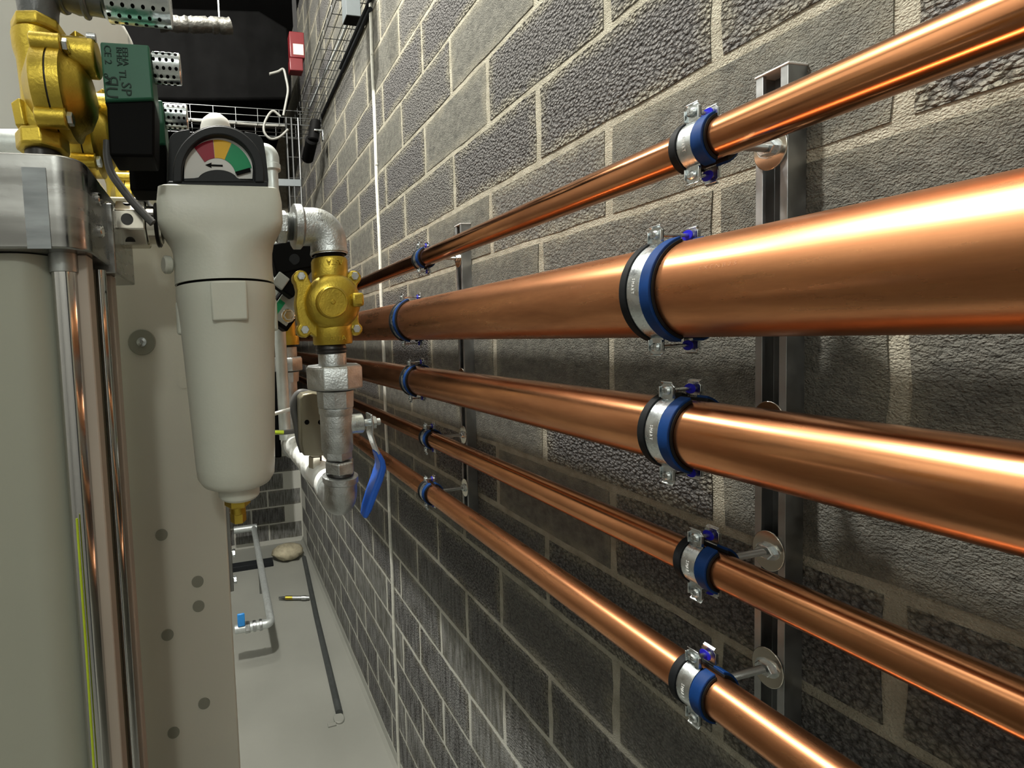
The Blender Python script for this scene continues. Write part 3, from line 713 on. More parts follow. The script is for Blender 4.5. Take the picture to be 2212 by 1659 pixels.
# second assembly farther back
def Q(u, v): return at(u, v, Y2)
cx2 = Q(622, 800).x
t = thing('pipe_elbow', 'galvanised elbow at the far end of the white taped pipe', 'pipe fitting', tuple(Q(615, 955)))
pz = Q(622, 950).z
path = [(cx2, Y2, Q(622, 925).z), (cx2, Y2, pz + .016)] + [(cx2, Y2 - .018 + .018 * math.cos(a), pz + .018 - .020 * math.sin(a)) for a in [PI / 2 * i / 8 for i in range(1, 9)]] + [(cx2, Y2 - .045, pz - .002)]
part('body', MB().tube(path, .0225, 28), 'galv', t, 0, 60)
part('rim', MB().lathe([(.0235, 0), (.0265, .002), (.0265, .010)], (cx2, Y2 - .048, pz - .002), (0, 1, 0), 28), 'galv', t)
t = thing('pipe_union', 'galvanised union half hidden behind the cream filter bowl', 'pipe fitting', (cx2, Y2, Q(622, 840).z))
part('upper_collar', MB().lathe([(.0205, 0), (.0205, .020)], (cx2, Y2, Q(622, 771).z), (0, 0, 1), 12), 'galv', t)
part('union_nut', MB().lathe([(.034, 0), (.0355, .002), (.0355, .022), (.033, .027)], (cx2 - .003, Y2, Q(622, 800).z), (0, 0, 1), 8, .2), 'galv', t, .001)
part('lower_collar', MB().lathe([(.0215, 0), (.0235, .02)], (cx2, Y2, Q(622, 824).z), (0, 0, 1), 10), 'galv', t)
part('nipple', MB().cyl((cx2, Y2, Q(622, 930).z), (cx2, Y2, Q(622, 824).z), .0175, 24).hexa((cx2, Y2, Q(622, 915).z), (cx2, Y2, Q(622, 893).z), .021), 'galv', t)
t = thing('brass_valve', 'partly hidden brass valve under the tilted coil behind the filter', 'valve', (cx2, Y2, Q(620, 745).z))
part('valve_body', MB().cyl((cx2, Y2, Q(620, 745).z), (cx2, Y2, Q(620, 640).z), .0195, 28).lathe([(.026, 0), (.0265, .004), (.0255, .018)], (cx2, Y2, Q(620, 745).z), (0, 0, 1), 32), 'brass', t)
part('nipple', MB().cyl((cx2, Y2, Q(620, 757).z), (cx2, Y2, Q(620, 745).z), .018, 20), 'thread', t)
# tilted coil
yk = Y2 - .075; cc = at(614, 668, yk); a_ = math.radians(-38)
t = thing('solenoid_coil', 'tilted square black solenoid coil with pale green label and hex nut', 'solenoid', tuple(cc))
U = Vector((math.cos(a_), 0, math.sin(a_))); V = Vector((-math.sin(a_), 0, math.cos(a_))); W = Vector((0, 1, 0))
part('coil_case', MB().obox(cc, (U, V, W), (.0255, .034, .026)), 'black', t, .003)
part('label_plate', MB().obox(cc + W * -.0265 - U * .001, (U, V, W), (.0195, .027, .0008)), 'clear', t, .0005, label='pale green label plate')
part('label_print', MB().obox(cc + W * -.0275 - U * .013 - V * .008, (U, V, W), (.006, .014, .0004)), 'dgreen', t)
nn = at(623, 682, yk - .03)
part('nut', MB().cyl(nn + Vector((0, .006, 0)), nn, .0125, 24, ch=.001).hexa(nn, nn + Vector((0, -.007, 0)), .0085), 'nickel', t)
k2 = at(655, 562, .72)
t = thing('cable_connector', 'square black plug connector behind the upper elbow', 'connector', tuple(k2))
part('connector_body', MB().obox(at(632, 556, .72), (Vector((math.cos(.2), 0, math.sin(.2))), Vector((-math.sin(.2), 0, math.cos(.2))), W), (.038, .026, .02)).obox(at(628, 600, .72), (U, V, W), (.022, .030, .018)), 'black', t, .003)
part('gasket', MB().obox(at(606, 607, .70), (U, V, W), (.011, .012, .004)), 'clear', t, .002, label='pale translucent gasket')
part('screw', MB().cyl(at(636, 560, .70), at(636, 560, .698), .009, 20), 'plastic', t)

# bronze coloured plate bracket
yb = .58
t = thing('angle_bracket', 'tall bronze coloured bracket plate with two holes left of the ball valve', 'bracket', tuple(at(668, 985, yb)))
part('plate', MB().prism([at(u, v, yb) for u, v in ((648, 860), (655, 852), (676, 848), (700, 852), (700, 985), (656, 985), (651, 960))], (0, .03, 0)), 'olive', t, .002)
part('hole', MB().cyl(at(663, 912, yb), at(663, 912, yb) + Vector((0, -.0004, 0)), .0036, 20).cyl(at(692, 912, yb), at(692, 912, yb) + Vector((0, -.0004, 0)), .0036, 20), 'black', t)
part('bolt', MB().hexa(at(681, 1010, yb + .015), at(681, 984, yb + .015), .010), 'nickel', t)
pts = [at(u, v, .61) for u, v in ((690, 862), (668, 850), (648, 848), (636, 862), (634, 885), (640, 915), (646, 950), (654, 975))]
solo('flexible_cable', MB().tube(cr(pts), .0052, 10), 'cablegrey', 'dark grey cable looping round the bronze bracket', 'cable', smooth=60)
pts = [at(u, v, .74) for u, v in ((575, 900), (596, 893), (630, 883), (640, 878))]
solo('flexible_cable', MB().tube(cr(pts), .0035, 8), 'cable', 'short light grey cable between filter bowl and bracket', 'cable', smooth=60)
pts = [at(u, v, .74) for u, v in ((560, 934), (594, 934), (612, 934), (640, 930), (652, 918))]
t = solo('flexible_cable', MB().tube(cr(pts), .0045, 8), 'cablegrey', 'dark cable with a yellow green earth end behind the filter bowl', 'cable', smooth=60)
part('earth_core', MB().tube([p + Vector((0, -.004, .001)) for p in pts[:3]], .0038, 8), 'yg', t, label='yellow green wire')

# galvanised riser with bend right of the gauge
yr = .80; rx = at(590, 420, yr).x
t = thing('riser_pipe', 'pale galvanised riser pipe with rounded bend behind the gauge', 'pipe', (rx, yr, at(600, 470, yr).z))
part('pipe', MB().cyl((rx, yr, at(600, 950, yr).z), (rx, yr, at(590, 368, yr).z), .0115, 24), 'galvpipe', t)
el = [(rx, yr, at(590, 366, yr).z), (rx, yr, at(590, 345, yr).z)] + [(rx - .014 + .014 * math.cos(a), yr, at(590, 345, yr).z + .014 * math.sin(a)) for a in [PI / 2 * i / 8 for i in range(1, 9)]] + [(rx - .025, yr, at(590, 345, yr).z + .014)]
part('bend', MB().tube(el, .0150, 24), 'galvpipe', t, 0, 60)
part('rim', MB().cyl((rx, yr, at(590, 370, yr).z), (rx, yr, at(590, 357, yr).z), .0168, 24, ch=.001), 'galvpipe', t)

# ------------------------------------------------------------------ dryer: manifold, columns, rods
MX = at(190, 450, .40).x                    # right side plane of the machine
MZ0, MZ1 = at(120, 545, .40).z, at(120, 348, .40).z
t = thing('air_dryer', 'tall air dryer with machined aluminium manifold, pale columns and chrome tie rods', 'machine', (-.35, .55, 0))
def rc_outline(x0, x1, y0, y1, r_, z):
    return [(x0, y0, z), (x1 - r_, y0, z)] + [(x1 - r_ + r_ * math.sin(q), y0 + r_ - r_ * math.cos(q), z) for q in [PI / 2 * i / 8 for i in range(1, 9)]] + [(x1, y1, z), (x0, y1, z)]
man = part('manifold', MB().prism(rc_outline(-.75, MX, .385, .555, .022, MZ0), (0, 0, MZ1 - MZ0)), 'alu', t, .0018)
part('end_plate', MB().box((MX - .02, .465, MZ0 - .008), (MX + .006, .560, MZ1 - .014)), 'alu', t, .0015)
a, b = at(45, 350, .3845), at(112, 545, .3845)
part('worn_patch', MB().box((a.x, .3842, b.z + .003), (b.x, .385, a.z - .004)), 'alumark', t, 0, label='scratched paler patch')
for v in (430, 500):
    c = at(212, v, .43); part('socket_bolt', MB().cyl((MX - .001, .43, c.z), (MX + .004, .43, c.z), .006, 18, ch=.001), 'steel', t)
xr_ = MX - .001
cz1 = MZ0
# front column, then two strips and rods on the right side
part('column', MB().prism(rc_outline(-.75, at(112, 600, .40).x, .398, .60, .03, .10), (0, 0, cz1 - .10 - .001)), 'column', t, 0, 50)
def vx_(u, v, Y): return at(u, v, Y).x
part('tie_rod', MB().cyl((vx_(135, 600, .405), .412, .06), (vx_(135, 600, .405), .412, cz1), .0108, 28), 'steel', t, label='polished tie rod')
part('tie_rod_collar', MB().cyl((vx_(135, 600, .405), .412, MZ0 - .016), (vx_(135, 600, .405), .412, MZ0), .0122, 28), 'steeld', t)
part('side_strip', MB().box((vx_(159, 600, .41), .410, .08), (vx_(191, 600, .410), .428, cz1)), 'strip', t, .0015, label='beige corner strip')
part('tie_rod', MB().cyl((vx_(213, 620, .455), .460, .06), (vx_(213, 620, .455), .460, cz1 - .006), .0068, 20), 'steel', t, label='thin polished tie rod')
part('side_strip', MB().box((vx_(219, 620, .475), .475, .08), (vx_(243, 620, .475), .492, cz1 - .008)), 'strip', t, .0015, label='narrower beige corner strip')
yw = [at(u, v, .396) for u, v in ((166, 1120), (170, 1180), (186, 1400), (203, 1659), (212, 1800))]
part('earth_wire', MB().tube(yw, .0011, 8), 'yg', t, label='yellow green wire beside the rod')

# fitting between manifold and filter
fy = FY - .002; cz = at(300, 487, fy).z
t = thing('swivel_fitting', 'bright nickel square fitting with holes joining manifold and filter', 'pipe fitting', (at(300, 487, fy).x, fy, cz))
xA, xB, xC, xD = [at(u, 487, fy).x for u in (255, 322, 350, 358)]
part('square_body', MB().lathe([(.0235, 0), (.0258, .0015), (.0258, xB - xA - .0015), (.0235, xB - xA)], (xA, fy, cz), (1, 0, 0), 8, PI / 8), 'nickel', t, .001)
part('neck', MB().cyl((xB, fy, cz), (xC, fy, cz), .0205, 28), 'nickel', t); part('neck', MB().cyl((xA - .016, fy, cz), (xA, fy, cz), .0200, 28), 'nickel', t)
part('o_ring', MB().lathe([(.0235, 0), (.0245, .001), (.0235, .002), (.0245, .003), (.0235, .004)], (xC - .006, fy, cz), (1, 0, 0), 28), 'thread', t)
h = MB()
for (dz_, yo, rr) in ((.0228, -.0135, .0055), (0, -.0242, .0062), (-.0215, -.0135, .0052)):
    n = Vector((0, yo, dz_)).normalized(); c = Vector(((xA + xB) / 2 - .002, fy, cz)) + Vector((0, -.0237, 0)) if dz_ == 0 else Vector(((xA + xB) / 2 - .002, fy, cz)) + n * .0240
    h.cyl(c, c + n * .0006, rr, 20)
part('hole', h, 'thread', t)

# ------------------------------------------------------------------ solenoid valves on the manifold
VY = .43
def V(u, v): return at(u, v, VY)
def solenoid(label):
    bx_ = V(88, 200).x; z0 = V(90, 345).z; z1 = V(85, 56).z; z = lambda v, u=100: V(u, v).z
    t = thing('solenoid_valve', label, 'valve', (bx_, VY, z0), 'solenoid valves on the dryer manifold')
    S_ = F / zc(V(100, 200))
    b = MB(); R1 = 50 / S_
    xt = V(85, 70).x; xb_ = V(94, 320).x
    part('inlet_hex', MB().hexa((xt, VY, z(86)), (xt, VY, z1), R1 * 1.04, .25, 8), 'brass', t, .0015)
    part('outlet_hex', MB().hexa((xb_, VY, z(333)), (xb_, VY, z(292)), R1 * 1.02, .25, 8), 'brass', t, .0015)
    part('outlet_thread', MB().cyl((xb_, VY, z(350)), (xb_, VY, z(330)), R1 * .72, 24), 'thread', t)
    part('valve_body', MB().lathe([(R1 * .72, 0), (R1 * .80, .006), (R1 * .80, .016), (R1 * .78, z(210) - z(292)), (R1 * .84, z(140) - z(292)), (R1 * .95, z(118) - z(292)), (R1 * .98, z(90) - z(292)), (R1 * .9, z(85) - z(292))], ((xt + xb_) / 2, VY, z(292)), (0, 0, 1), 32), 'brass', t)
    mid = (z(115) + z(300)) / 2; Rf = (z(115) - z(300)) / 2
    part('bottom_guide', MB().lathe([(Rf * .42, 0), (Rf * .52, .004), (Rf * .42, .012)], (xb_ - .006, VY, z(262)), (-.8, 0, -.1), 5), 'brass', t, .001)
    xa_ = V(100, 200).x; xm = V(131, 200).x; xe_ = V(158, 200).x
    part('diaphragm_flange', MB().lathe([(Rf * .55, -.012), (Rf * .98, -.001), (Rf * 1.0, .001), (Rf * 1.0, xm - xa_ - .001)], (xa_, VY, mid), (1, 0, 0), 40), 'brass', t)
    part('flange_gap', MB().cyl((xm - .001, VY, mid), (xm + .0006, VY, mid), Rf * .97, 36), 'thread', t)
    part('bonnet', MB().lathe([(Rf * 1.0, 0), (Rf * 1.0, xe_ - xm - .001), (Rf * .93, xe_ - xm), (Rf * .82, xe_ - xm + .003), (Rf * .72, xe_ - xm + .010), (Rf * .45, xe_ - xm + .0165)], (xm + .0006, VY, mid), (1, 0, 0), 40), 'brass', t)
    for (sy, v_) in ((-1, 133), (-1, 283)):
        zb_ = z(v_); yy = VY + sy * Rf * .62
        part('flange_lug', MB().cyl((xa_ - .001, yy, zb_), (xe_ + .001, yy, zb_), .0085, 18, ch=.001), 'brass', t)
        part('bolt', MB().hexa((xe_ + .001, yy, zb_), (xe_ + .0055, yy, zb_), .0056), 'zinc', t)
    # pilot
    pz_ = z(132, 180)
    part('pilot_body', MB().cyl((V(140, 130).x, VY - .004, pz_), (V(216, 130).x, VY - .004, pz_), 38 / S_, 28, ch=.002).hexa((V(172, 100).x, VY - .004, z(105, 172)), (V(172, 100).x, VY - .004, z(84, 172)), 18 / S_, 0, 4), 'brass', t, .0008)
    part('pilot_screw', MB().cyl((V(198, 100).x, VY - .014, z(104, 200)), (V(216, 100).x, VY - .014, z(104, 200)), .0035, 14), 'zinc', t)
    # coil
    yf = VY - .022
    cs = part('coil', MB().prism([at(u, v, yf) for u, v in ((215, 89), (322, 96), (332, 214), (226, 218))], (0, .044, 0)), 'green', t, .0018, label='green coil with black print')
    def pr(txt, u, v, sz, rot=-PI / 2):
        c_ = at(u, v, yf - .0003); text_mesh('coil_print', txt, sz, .0002, Matrix.Translation(c_) @ FRONT @ Matrix.Rotation(rot, 4, 'Z'), 'ink', cs)
    pr('ЯU', 239, 188, .0150); pr('o', 230, 163, .008); pr('SP', 272, 192, .0125); pr('TL', 264, 162, .0085); pr('EEHA', 270, 122, .0068); pr('BHEA', 257, 122, .0068); pr('CE 2', 232, 118, .0085)
    part('connector', MB().prism([at(u, v, yf + .003) for u, v in ((224, 214), (331, 212), (334, 226), (333, 338), (236, 336), (230, 230))], (0, .036, 0)), 'black', t, .0022)
    # muffler
    mz = z(148, 355); x0_, x1_ = V(324, 148).x, V(391, 148).x; Rm = 31 / S_
    mf = part('muffler', MB().lathe([(Rm * .6, 0), (Rm, .004), (Rm, x1_ - x0_ - .001), (Rm * .93, x1_ - x0_)], (x0_, VY, mz), (1, 0, 0), 32), 'zinc', t, label='perforated zinc muffler')
    hh = MB()
    for i in range(4):
        for j in range(12):
            a = 2 * PI * j / 12; n = Vector((0, math.cos(a), math.sin(a))); c_ = Vector((x0_ + .005 + (x1_ - x0_ - .006) * (i + (.5 if j % 2 else 0)) / 4, VY, mz)) + n * Rm * .995
            hh.cyl(c_, c_ + n * .0004, .0016, 10)
    part('perforation', hh, 'black', mf, 0, 0)['kind'] = 'stuff'
    return t
s1 = solenoid('nearest brass solenoid valve with green coil and dark print on the aluminium manifold')
lab = {.088: 'second brass solenoid valve, half behind the nearest one, green coil edge showing', .30: 'farthest brass solenoid valve, low behind the black connectors left of the gauge'}
for dy_, l in lab.items():
    c = copy_tree(s1, (.0, dy_, 0)); c['label'] = l
# grey cable from the nearest connector
pts = [at(u, v, .45) for u, v in ((232, 305), (232, 340), (240, 372), (262, 405), (290, 440), (318, 470), (330, 482))]
solo('flexible_cable', MB().tube(cr(pts), .0040, 10), 'cablegrey', 'grey cable curving from the nearest black connector to the square fitting', 'cable', smooth=60)
pts = [at(u, v, .56) for u, v in ((306, 412), (312, 440), (330, 458), (352, 470))]
solo('flexible_cable', MB().tube(cr(pts), .0065, 10), 'cablegrey', 'short thick dark cable dropping behind the square fitting', 'cable', smooth=60)

# grey taped elbow and wrapped pipe over the valve, with perforated silencer
ty = .43
t = thing('taped_elbow', 'grey tape wrapped elbow and pipe above the nearest solenoid valve', 'pipe', tuple(at(85, 50, ty)))
el = [at(u, v, ty) for u, v in ((86, 58), (84, 40), (82, 15), (84, -6), (92, -22), (108, -30), (135, -26), (170, -14), (200, -8), (222, -4))]
part('pipe', MB().tube(el, .016, 24, radii=[.0155, .0160, .0170, .0175, .0175, .0172, .0160, .0168, .0150, .0150]), 'tape', t, 0, 60)
part('tape_ridge', MB().cyl(at(128, -28, ty), at(150, -18, ty), .0188, 20).cyl(at(176, -10, ty), at(190, -8, ty), .0180, 20), 'tape', t, .002)
x0_ = at(216, 0, ty); x1_ = at(369, 0, ty)
t = thing('silencer', 'large perforated steel silencer at the upper left', 'silencer', tuple(x0_))
Rm = .0205; zz0 = at(290, -2, ty).z
mf = part('shell', MB().lathe([(Rm * .7, 0), (Rm, .006), (Rm, x1_.x - x0_.x - .001), (Rm * .9, x1_.x - x0_.x)], (x0_.x, ty, zz0), (1, 0, 0), 36), 'zinc', t)
hh = MB()
for i in range(6):
    for j in range(14):
        a = 2 * PI * j / 14; n = Vector((0, math.cos(a), math.sin(a))); c_ = Vector((x0_.x + .008 + (x1_.x - x0_.x - .010) * (i + (.5 if j % 2 else 0)) / 6, ty, zz0)) + n * Rm * .995
        hh.cyl(c_, c_ + n * .0004, .0018, 10)
part('perforation', hh, 'black', mf, 0, 0)['kind'] = 'stuff'

# ------------------------------------------------------------------ cabinet panel behind the filter
py_ = .635
t = thing('cabinet_panel', 'tall cream cabinet side with grey round plugs behind the filter', 'cabinet', (at(400, 1000, py_).x, py_, 0))
xl, xrr = at(250, 700, py_).x, at(487, 1090, py_).x
part('panel', MB().box((xl, py_, .08), (xrr, py_ + .03, at(300, 425, py_).z)), 'cream', t, .003)
part('rear_flange', MB().box((xrr - .02, py_ + .012, at(480, 1292, py_).z), (xrr + .0055, py_ + .018, at(480, 1040, py_).z)), 'steeld', t, .001)
for (u, v) in ((496, 1196), (499, 1253)):
    c = at(u, v, py_ + .02); part('screw', MB().cyl((xrr, py_ + .02, c.z), (xrr + .006, py_ + .02, c.z), .0042, 14).hexa((xrr + .006, py_ + .02, c.z), (xrr + .011, py_ + .02, c.z), .0062), 'zinc', t)
for (u, v, m) in ((397, 826, 'cream'), (415, 1041, 'cream'), (349, 1155, 'plug'), (427, 1256, 'plug'), (429, 1309, 'plug'), (362, 1371, 'plug'), (441, 1519, 'plug'), (375, 1582, 'plug'), (452, 1720, 'plug')):
    c = at(u, v, py_); part('hole_plug', MB().cyl(c, c + Vector((0, -.0012, 0)), .0088, 28), m, t)
c = at(307, 739, py_)
wsh = part('large_washer', MB().cyl(c, c + Vector((0, -.003, 0)), .0188, 36, ch=.0008), 'plug', t, label='large grey washer')
part('button_screw', MB().lathe([(.0070, 0), (.0066, .002), (.003, .003), (.003, .001)], c + Vector((0, -.003, 0)), (0, -1, 0), 20), 'zinc', wsh)

# ------------------------------------------------------------------ background left: tanks, duct, pipes
ty = 1.10; tx = at(292, 200, ty).x; Rt = .27
tz = at(62, -2, ty + .05).z; zs_ = at(250, 112, ty + .05).z
t = thing('receiver_tank', 'large pale grey round topped tank behind the solenoid valves', 'tank', (tx - Rt, ty + .05, 0))
prf = [(Rt, 0), (Rt, zs_)] + [(Rt * math.cos(q), zs_ + (tz - zs_) * math.sin(q)) for q in [PI / 2 * i / 12 for i in range(1, 12)]] + [(.02, tz)]
part('shell', MB().lathe([(r_, z) for r_, z in prf], (tx - Rt, ty + .05, 0.0), (0, 0, 1), 64), 'tank', t)
part('protective_film', MB().ring((tx - Rt, ty + .02, zs_ - .08), Rt - .07, Rt + .006, -.03, .03, 8, 48, 20), 'film', t, label='wrinkled clear film on the shoulder')
solo('side_pipe', MB().cyl(at(-60, 318, .62), at(60, 318, .62), .021, 28), 'galvpipe', 'grey horizontal pipe at the far left above the manifold', 'pipe')
dy = 3.75
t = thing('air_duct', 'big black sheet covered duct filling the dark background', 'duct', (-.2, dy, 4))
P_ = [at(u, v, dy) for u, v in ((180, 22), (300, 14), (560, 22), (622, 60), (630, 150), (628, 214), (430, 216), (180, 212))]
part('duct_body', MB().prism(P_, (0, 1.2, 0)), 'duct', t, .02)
part('dark_backing', MB().prism([Vector((min(at(u, v, dy + .6).x, .58), dy + .6, at(u, v, dy + .6).z)) for u, v in ((200, 200), (585, 200), (622, 260), (648, 600), (652, 985), (200, 985))], (0, .7, 0)), 'duct', t, .02)  # black mass added to darken the back and keep light off wall and floor
fo = MB(); pts = []; rs = []
rd = random.Random(8)
for i in range(26):
    p = at(345, 50, 2.6).lerp(at(498, 56, 2.6), i / 25); pts.append(p + Vector((0, 0, rd.uniform(-.004, .004)))); rs.append(.040 + rd.uniform(-.004, .004))
t = thing('foil_pipe', 'crumpled foil wrapped pipe crossing the black duct', 'pipe', tuple(pts[12]))
part('wrapping', fo.tube(pts, .04, 16, radii=rs), 'foil', t)
for k in (3, 21): part('hanger', MB().box((pts[k].x - .004, pts[k].y - .002, pts[k].z), (pts[k].x + .004, pts[k].y + .002, ZT)), 'steeld', t)
# white cap with coiled lead above the gauge
cy = .86
t = thing('vent_cap', 'white domed cap showing above the gauge', 'cap', tuple(at(466, 275, cy)))
part('dome', MB().lathe([(.030, -.03), (.030, 0), (.026, .012), (.016, .021), (.003, .0245)], at(466, 276, cy), (0, 0, 1), 32), 'cable', t)
part('stem', MB().cyl((at(466, 276, cy).x, cy, at(470, 940, cy).z), (at(466, 276, cy).x, cy, at(466, 276, cy).z - .02), .022, 20), 'galvpipe', t)
part('arm', MB().cyl((at(466, 276, cy).x, cy, at(470, 900, cy).z), (at(466, 276, cy).x - .25, cy, at(470, 900, cy).z), .018, 16), 'galvpipe', t)
# cable baskets (wire trays)
WR = .0028
TY = 3.42
t = thing('cable_basket', 'wire cable basket crossing the dark back of the room', 'cable tray', (.4, TY, at(500, 240, TY).z))
xL, xR = at(330, 240, TY).x, WX - .02
zlo = at(500, 262, TY).z; zup = at(500, 231, TY).z
w_ = MB()
for (yy, z_) in ((TY, zup), (TY, (zup + zlo) / 2), (TY, zlo), (TY + .07, zlo), (TY + .14, zlo), (TY + .21, zlo), (TY + .21, zup)): w_.tube([(xL, yy, z_), (xR, yy, z_)], WR, 6)
part('long_wire', w_, 'wire', t, 0, 60)
for i in range(10):
    x = xR - .01 - i * .175
    part('cross_wire', MB().tube([(x, TY, zup), (x, TY, zlo), (x, TY + .21, zlo), (x, TY + .21, zup)], WR, 6), 'wire', t, 0, 0)
pts = [(xL, TY + .05, zlo + .014), (xL + .5, TY + .05, zlo + .013), (xL + .8, TY + .06, zlo + .013), (xR - .3, TY + .05, zlo + .013)]
solo('white_cable', MB().tube(cr(pts), .011, 8), 'cablemid', 'white cable lying in the crossing wire basket', 'cable', smooth=60)
BZ = at(690, 243, X=.92).z + .02
t = thing('cable_basket', 'wire cable basket running along the top of the block wall', 'cable tray', (.85, 2.8, BZ))
w_ = MB(); y0_, y1_ = 2.28, TY + .25
for (xx, z_) in ((.93, BZ + .05), (.93, BZ), (.885, BZ), (.84, BZ), (.795, BZ), (.75, BZ), (.75, BZ + .05)): w_.tube([(xx, y0_, z_), (xx, y1_, z_)], WR, 6)
part('long_wire', w_, 'wire', t, 0, 60)
i = 0; y = y0_ + .05
while y < y1_:
    part('cross_wire', MB().tube([(.93, y, BZ + .05), (.93, y, BZ), (.75, y, BZ), (.75, y, BZ + .05)], WR, 6), 'wire', t, 0, 0); y += .10
pts = [(.86, y0_, BZ + .012), (.87, 2.6, BZ + .012), (.85, 3.1, BZ + .013), (.84, TY, BZ + .012)]
solo('grey_cable', MB().tube(cr(pts), .010, 8), 'galvpipe', 'thick grey cable lying in the basket along the wall', 'cable', smooth=60)
# vertical basket drop near the corner
t = thing('cable_ladder', 'vertical wire ladder dropping in the dark far corner', 'cable tray', (.62, TY + .3, 3))
w_ = MB(); yl = TY - .05
xs_ = [at(u, 350, yl).x for u in (622, 633, 648)]
for x in xs_: w_.tube([(x, yl, at(640, 255, yl).z), (x, yl, at(640, 600, yl).z)], .0085, 6)
part('long_wire', w_, 'wire', t, 0, 60)
for v in (300, 340, 385, 425, 470): part('cross_wire', MB().tube([(xs_[0], yl, at(640, v, yl).z), (xs_[2] + .02, yl, at(640, v, yl).z)], .004, 6), 'wire', t, 0, 0)
solo('bracket_arm', MB().box((at(590, 395, yl).x, yl - .01, at(600, 402, yl).z), (at(650, 395, yl).x, yl + .01, at(600, 387, yl).z)), 'trunk', 'short grey horizontal arm at the foot of the wire ladder', 'bracket', .002)
pts = [at(u, v, yl - .1) for u, v in ((606, 252), (590, 240), (578, 252), (570, 272), (572, 288), (585, 300), (604, 296), (622, 280))]
solo('white_cable', MB().tube(cr(pts), .010, 8), 'cablemid', 'white cable hanging in a loop under the wire baskets', 'cable', smooth=60)
pts = [at(u, v, yl - .1) for u, v in ((612, 250), (618, 220), (622, 195), (618, 170), (612, 150), (600, 155), (582, 160))]
solo('white_cable', MB().tube(cr(pts), .010, 8), 'cablemid', 'dangling pale cable with a bulb shaped end by the red box', 'cable', smooth=60)
# red alarm boxes
ry = 3.25
t = thing('alarm_box', 'upper red alarm box with pale label in the dark corner', 'alarm', tuple(at(645, 95, ry)))
part('case', MB().box((at(626, 100, ry).x, ry, at(640, 124, ry).z), (at(658, 100, ry).x, ry + .08, at(640, 68, ry).z)), 'alarm', t, .006)
part('drop_bar', MB().box((at(638, 100, ry).x, ry + .03, at(640, 70, ry).z), (at(646, 100, ry).x, ry + .05, ZT)), 'void', t)
part('label', MB().box((at(633, 100, ry).x, ry - .002, at(640, 118, ry).z), (at(655, 100, ry).x, ry, at(640, 95, ry).z)), 'strip', t)
solo('alarm_box', MB().box((at(626, 140, ry).x, ry, at(640, 152, ry).z), (at(655, 140, ry).x, ry + .07, at(640, 124.5, ry).z)), 'alarm', 'lower dark red alarm box without label in the dark corner', 'alarm', .006)
# trunking and dark conduit high on the wall
a = at(746, 38, X=.90); 
t = thing('trunking', 'short grey metal trunking with dark open end high beside the wall', 'trunking', (.75, 2.12, a.z))
yt = 2.12; xt0, xt1 = at(746, 40, yt).x, at(777, 40, yt).x; zt_ = at(762, 40, yt).z
part('duct_section', MB().box((xt0, yt - .02, zt_), (xt1, yt + .05, ZT - .01)), 'trunk', t, .002)
part('open_end', MB().box((xt0 + .004, yt - .016, zt_ - .002), (xt1 - .004, yt + .046, zt_)), 'black', t)
pts = [(WX - .014, 2.3, BZ - .05), (WX - .014, TY + .1, BZ - .05)]
solo('black_conduit', MB().tube(pts, .013, 10), 'plastic', 'black conduit running along the wall below the wire basket', 'conduit', smooth=60)
solo('black_conduit', MB().tube([(WX - .013, 1.8, BZ - .0), (WX - .013, 2.9, BZ - .0)], .011, 10), 'plastic', 'thinner black conduit high on the wall beside the trunking', 'conduit', smooth=60)
t = thing('pipe_bracket', 'black round fitting in a steel bracket below the crossing basket', 'bracket', tuple(at(682, 285, 3.3)))
c = at(681, 290, 3.3)
part('fitting', MB().cyl(at(682, 262, 3.3), at(676, 305, 3.3), .045, 20, ch=.008).cyl(at(674, 300, 3.3), at(664, 345, 3.5), .05, 20, ch=.01), 'black', t)
part('bracket', MB().box((c.x - .02, 3.24, c.z + .0), (c.x + .055, 3.27, c.z + .012)).box((c.x + .043, 3.24, c.z - .07), (c.x + .055, 3.27, c.z)), 'zinc', t, .002)

# ------------------------------------------------------------------ low pipework and things on the floor
LZ = .36
a = at(588, 1345, Z=LZ); b = at(545, 1140, Z=LZ)
t = thing('drain_pipe', 'pale galvanised low pipe with rounded elbow behind the cabinet', 'pipe', (a.x, a.y, 0))
xp = (a.x + b.x) / 2 + .005
path = [(xp - .30, a.y, LZ), (xp - .045, a.y, LZ)] + [(xp - .045 + .045 * math.sin(q), a.y + .045 - .045 * math.cos(q), LZ) for q in [PI / 2 * i / 8 for i in range(1, 9)]] + [(xp, b.y, LZ)]
part('pipe', MB().tube(path, .034, 20), 'galvpipe', t, 0, 60)
part('coupling', MB().cyl((xp - .10, a.y, LZ), (xp - .075, a.y, LZ), .042, 20, ch=.003).cyl((xp - .155, a.y, LZ), (xp - .125, a.y, LZ), .040, 20, ch=.003).hexa((xp - .215, a.y, LZ), (xp - .175, a.y, LZ), .043), 'galv', t)
part('far_elbow', MB().cyl((xp - .25, b.y, LZ), (xp + .04, b.y, LZ), .042, 20, ch=.004), 'galvpipe', t)
part('valve_handle', MB().box((xp - .275, a.y - .03, LZ + .03), (xp - .215, a.y - .012, LZ + .14)), 'bluel', t, .012, label='small blue valve handle')
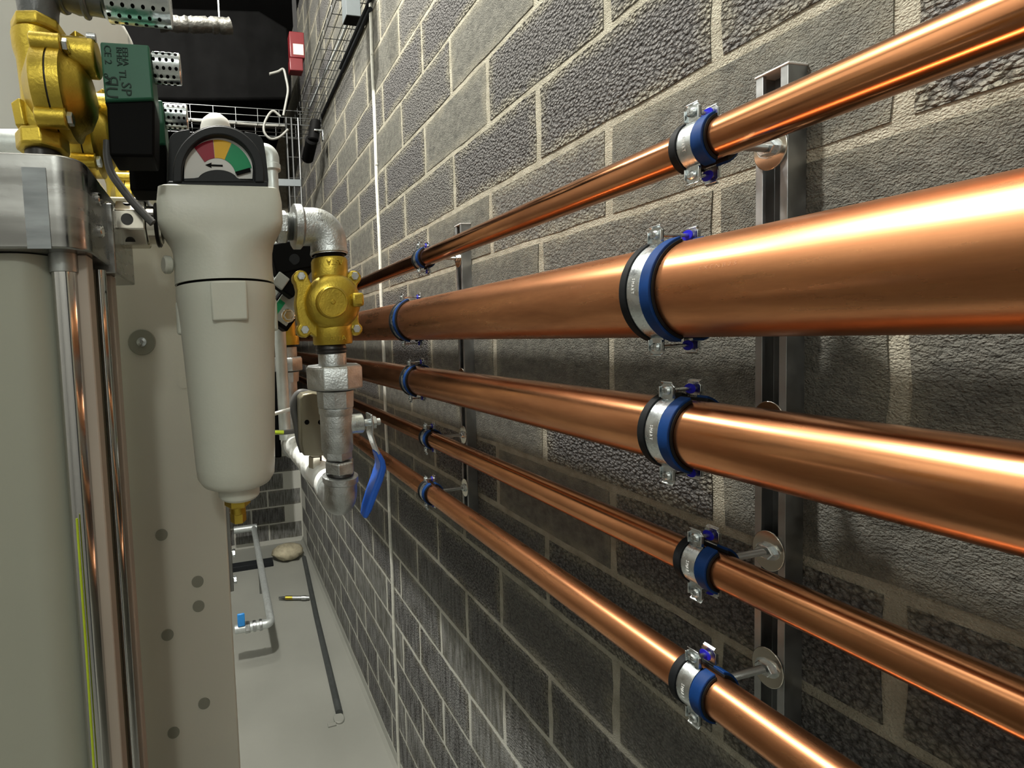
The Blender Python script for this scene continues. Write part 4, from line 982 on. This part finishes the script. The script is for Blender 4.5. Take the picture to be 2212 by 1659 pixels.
part('support', MB().box((xp - .02, a.y + 1.0, 0), (xp + .02, a.y + 1.04, LZ - .03)), 'steeld', t)
a = at(657, 1205, Z=.02); b = at(733, 1540, Z=.02)
t = thing('floor_lance', 'dark grey tube lying on the floor with a brass tipped side branch', 'tube', tuple(b))
part('tube', MB().tube([a, a.lerp(b, .5) + Vector((-.01, 0, 0)), b], .027, 14), 'lance', t, 0, 60)
n0, n1 = at(668, 1291, Z=.035), at(602, 1291, Z=.035)
part('branch', MB().cyl(n0, n0.lerp(n1, .55), .016, 14).cyl(n0.lerp(n1, .1), n0.lerp(n1, .25), .022, 14), 'galv', t)
part('nozzle', MB().cyl(n0.lerp(n1, .55), n0.lerp(n1, .78), .018, 14), 'brass', t, label='brass collar')
part('tip', MB().cyl(n0.lerp(n1, .78), n1, .014, 14, r2=.008), 'lance', t)
c = at(732, 1551, Z=.01)
solo('pipe_stub', MB().lathe([(.040, 0), (.040, .012), (.036, .016)], (c.x, c.y, 0), (0, 0, 1), 24).box((c.x - .09, c.y - .045, 0), (c.x - .03, c.y - .020, .010)), 'floor', 'round painted over stub with side tab on the floor', 'stub', .002)
c = at(622, 1195, Z=.07); bg = MB(); rd = random.Random(2); vs = []; fs = []; n = 18; mrow = 9
for i in range(mrow + 1):
    ph = PI * i / mrow
    for k in range(n):
        q = 2 * PI * k / n; rr = 1 + rd.uniform(-.12, .12)
        vs.append((c.x + .20 * math.sin(ph) * math.cos(q) * rr, c.y + .13 * math.sin(ph) * math.sin(q) * rr, .09 + .088 * math.cos(ph)))
for i in range(mrow):
    for k in range(n): fs.append((i * n + k, i * n + (k + 1) % n, (i + 1) * n + (k + 1) % n, (i + 1) * n + k))
bg.add(vs, fs); solo('cement_bag', bg, 'bag', 'crumpled beige bag on the floor in the far corner', 'bag', 0, 80)
a = at(495, 1228, Z=.03); b = at(592, 1224, Z=.03)
solo('floor_channel', MB().box((a.x - .3, a.y - .05, 0), (b.x, a.y + .05, .06)), 'plastic', 'low dark channel across the floor before the bag', 'channel', .003)
